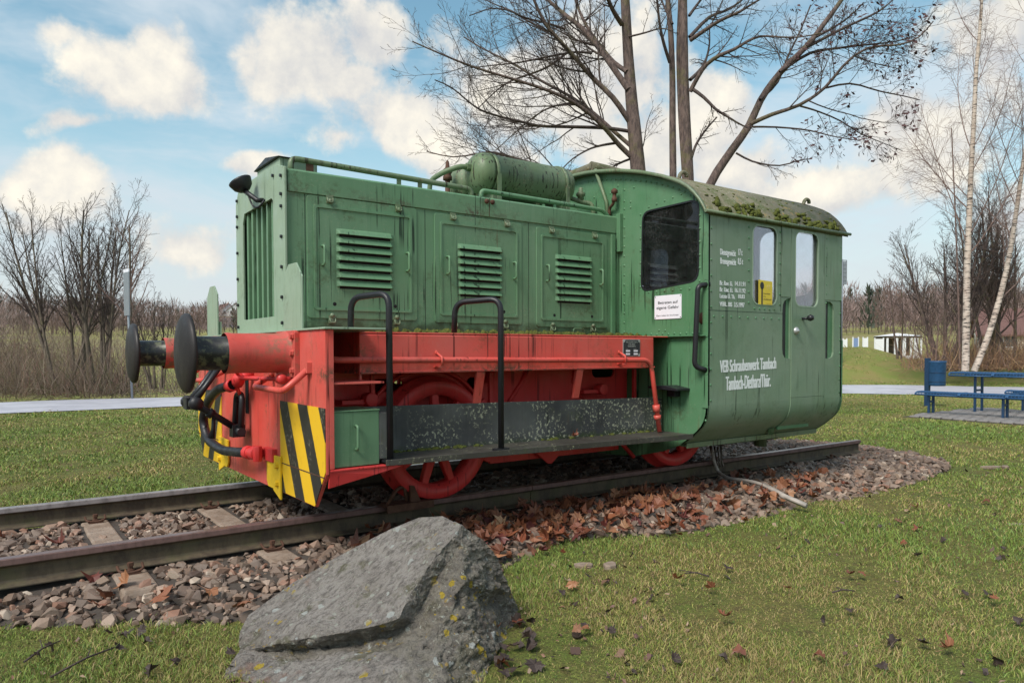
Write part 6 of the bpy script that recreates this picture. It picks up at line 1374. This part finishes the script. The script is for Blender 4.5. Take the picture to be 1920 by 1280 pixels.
q = MB(); q.tube([(0, 0, -.3), (0, 0, 218*k_)], .045, 8); q.build('pole', M['galv'], mp_, 0)
q = MB()
for x in (-.02, .20): q.box(x-.015, x+.015, -.02, .02, 172*k_, 216*k_)
for k in range(7): z = (172+44*k/6)*k_; q.box(-.02, .20, -.015, .015, z-.02, z+.02)
q.box(.02, .18, .0, .01, 173*k_, 214*k_); q.build('frame', M['galv'], mp_, 0)
# picnic set on its paved pad
pad = bpy.data.objects.new('picnic_pad', None); COL.objects.link(pad); structure(pad)
q = MB(); q.box(13.1, 16.5, -3.1, 1.75, GZ-.05, GZ+.012); q.build('pad_bed', M['soil'], pad)
pm = MB(); pm.box(-.192, .192, -.092, .092, 0, .035); pb = None
for i in range(8):
    for j in range(24):
        x, y = 13.32+i*.42, 1.65-j*.20-(.0 if i % 2 else .1)
        if y < -3.0: continue
        if pb is None: pb = pm.build('paving_stone', M['paver'], pad, .012); o = pb
        else: o = pb.copy(); COL.objects.link(o); o.parent = pad
        o.location = (x, y, GZ+.004+rnd.uniform(0, .008)); o.rotation_euler = (rnd.gauss(0, .012), rnd.gauss(0, .02), rnd.gauss(0, .01))
def mesh_top(mb, x0, x1, y0, y1, z, drop):
    n = max(6, int((x1-x0)/.032)); rx = [x0+(x1-x0)*k/n for k in range(n+1)]
    def zz(x): e = min(x-x0, x1-x); return z-drop*max(0, 1-e/.07)**2
    for x in rx: mb.tube([(x, y0, zz(x)), (x, y1, zz(x))], .0075, 4, False)
    m = int(abs(y1-y0)/.055)
    for k in range(m+1):
        y = y0+(y1-y0)*k/m; mb.tube([(x, y, zz(x)+.004) for x in (x0, x0+.035, x0+.07, (x0+x1)/2, x1-.07, x1-.035, x1)], .0055, 4, False)
def furniture(name, label, cat, x0, x1, yt, ln, z, panels, legs, drop):
    o = thing(name, label, cat, (x0, yt, GZ)); zz = z-GZ
    for k in range(panels):
        a = -ln*k/panels-.012; b_ = -ln*(k+1)/panels+.012; q = MB(); mesh_top(q, .01, x1-x0-.01, a, b_, zz, drop); s_ = q.build('mesh_panel', M['blue'], o, 0)
        q = MB(); w_ = x1-x0
        for y in (a, b_): q.tube(bend([(0, y, zz-drop), (.02, y, zz-.02), (.09, y, zz), (w_-.09, y, zz), (w_-.02, y, zz-.02), (w_, y, zz-drop)], .05), .016, 6)
        for x, zc in ((0, zz-drop), (w_, zz-drop)): q.tube([(x, a, zc), (x, b_, zc)], .016, 6)
        q.build('edge_tube', M['blue'], s_, 0)
    for y in legs:
        q = MB(); w_ = x1-x0
        for x in (w_*.3, w_*.72): q.box(x-.025, x+.025, -y-.02, -y+.02, 0, zz-.02)
        q.box(w_*.1, w_*.9, -y-.02, -y+.02, zz-.05, zz-.02); q.box(w_*.3, w_*.72, -y-.015, -y+.015, zz*.55, zz*.55+.04); q.build('leg', M['blue_dark'], o, .004)
    q = MB(); q.box((x1-x0)*.5-.02, (x1-x0)*.5+.02, -ln+.2, -.2, zz-.09, zz-.05); q.build('rail', M['blue_dark'], o, 0)
    return o
furniture('picnic_bench', 'blue wire-mesh bench in front of the picnic table, nearest the lawn', 'bench', 13.75, 14.20, 1.83, 3.3, .225, 4, (.22, 1.55, 3.0), .05)
furniture('picnic_table', 'blue wire-mesh picnic table between two blue benches', 'table', 14.75, 15.55, 1.62, 3.3, .60, 4, (.42, 2.8), .06)
furniture('picnic_bench', 'blue wire-mesh bench behind the picnic table, partly hidden by it', 'bench', 16.05, 16.50, 1.05, 3.0, .20, 4, (.30, 2.6), .05)
p = at_depth(1756, 742, 17.2); bn = thing('litter_bin', 'small blue round litter bin hung on a square blue post by the picnic table', 'bin', (p.x, p.y, GZ)); kb = 17.2/FPX; zb = lambda v: at_depth(1756, v, 17.2).z-GZ
q = MB(); rb = 15.5*kb; q.lathe([(0, zb(723)), (rb*.93, zb(723)), (rb*.95, zb(720)), (rb, zb(680)), (rb*1.03, zb(679)), (rb*1.03, zb(676.5)), (rb*.93, zb(676.5)), (rb*.90, zb(690)), (0, zb(715))], (0, 0, 0), (0, 0, 1), 28); body = q.build('bin_body', M['blue'], bn, 0)
q = MB(); q.lathe([(rb*.965, 0), (rb*1.01, .002), (rb*1.01, .012), (rb*.965, .014)], (0, 0, zb(716)), (0, 0, 1), 28); q.lathe([(rb*.98, 0), (rb*1.025, .002), (rb*1.025, .012), (rb*.98, .014)], (0, 0, zb(699)), (0, 0, 1), 28); q.build('band', M['blue_dark'], body, 0)
q = MB(); q.box(-.05, .05, -.05, .05, 0, zb(671)); po = q.build('post', M['blue_dark'], bn, .004); po.location = er*(-rb*.95)+ef*.06
# pale cable from the cab floor to the turf, and the drag shoe under the wheel
cb = MB(); pts = [on_plane(1333, 838, 1, -.75), on_plane(1338, 862, 1, -.88), on_plane(1346, 884, 2, -.10), on_plane(1365, 897, 2, -.115), on_plane(1400, 900, 2, -.10), on_plane(1430, 908, 2, -.105), on_plane(1470, 930, 2, -.12), on_plane(1512, 948, 2, -.17)]
cb.tube(bend(pts, .12, 4), .016, 8); cb.tube([on_plane(1430, 908, 2, -.108), on_plane(1470, 930, 2, -.125), on_plane(1512, 948, 2, -.175)], .024, 8)
tag(cb.build('cable', M['cable']), 'pale plastic cable running from under the cab over the ballast', 'cable')
cb = MB()
for k in range(3): cb.tube([on_plane(1340+6*k, 838, 1, -.70), on_plane(1343+5*k, 865, 1, -.86), on_plane(1350+4*k, 882, 2, -.15)], .012, 6)
tag(cb.build('cable_bundle', M['cable']), 'short bundle of grey cables hanging vertically below the cab', 'cable')
ch = thing('wheel_skid', 'rusty iron drag shoe on the near rail under the front wheel', 'wheel skid', (.69, -.80, 0))
q = MB(); q.prism([(-.04, .002), (.34, .002), (.34, .014), (.0, .016)], -.05, .075, 'y'); q.box(-.03, .33, .05-.115, .05-.100, -.035, .016); q.build('sole', M['rust'], ch, .002)
q = MB(); q.tube(bend([(.0, .0, .01), (.07, .0, .11), (.13, .0, .125), (.15, .0, .015)], .03), .014, 6); q.prism([(.16, .014), (.24, .014), (.19, .125), (.16, .13)], -.035, .035, 'y'); q.build('yoke', M['rust'], ch, 0)
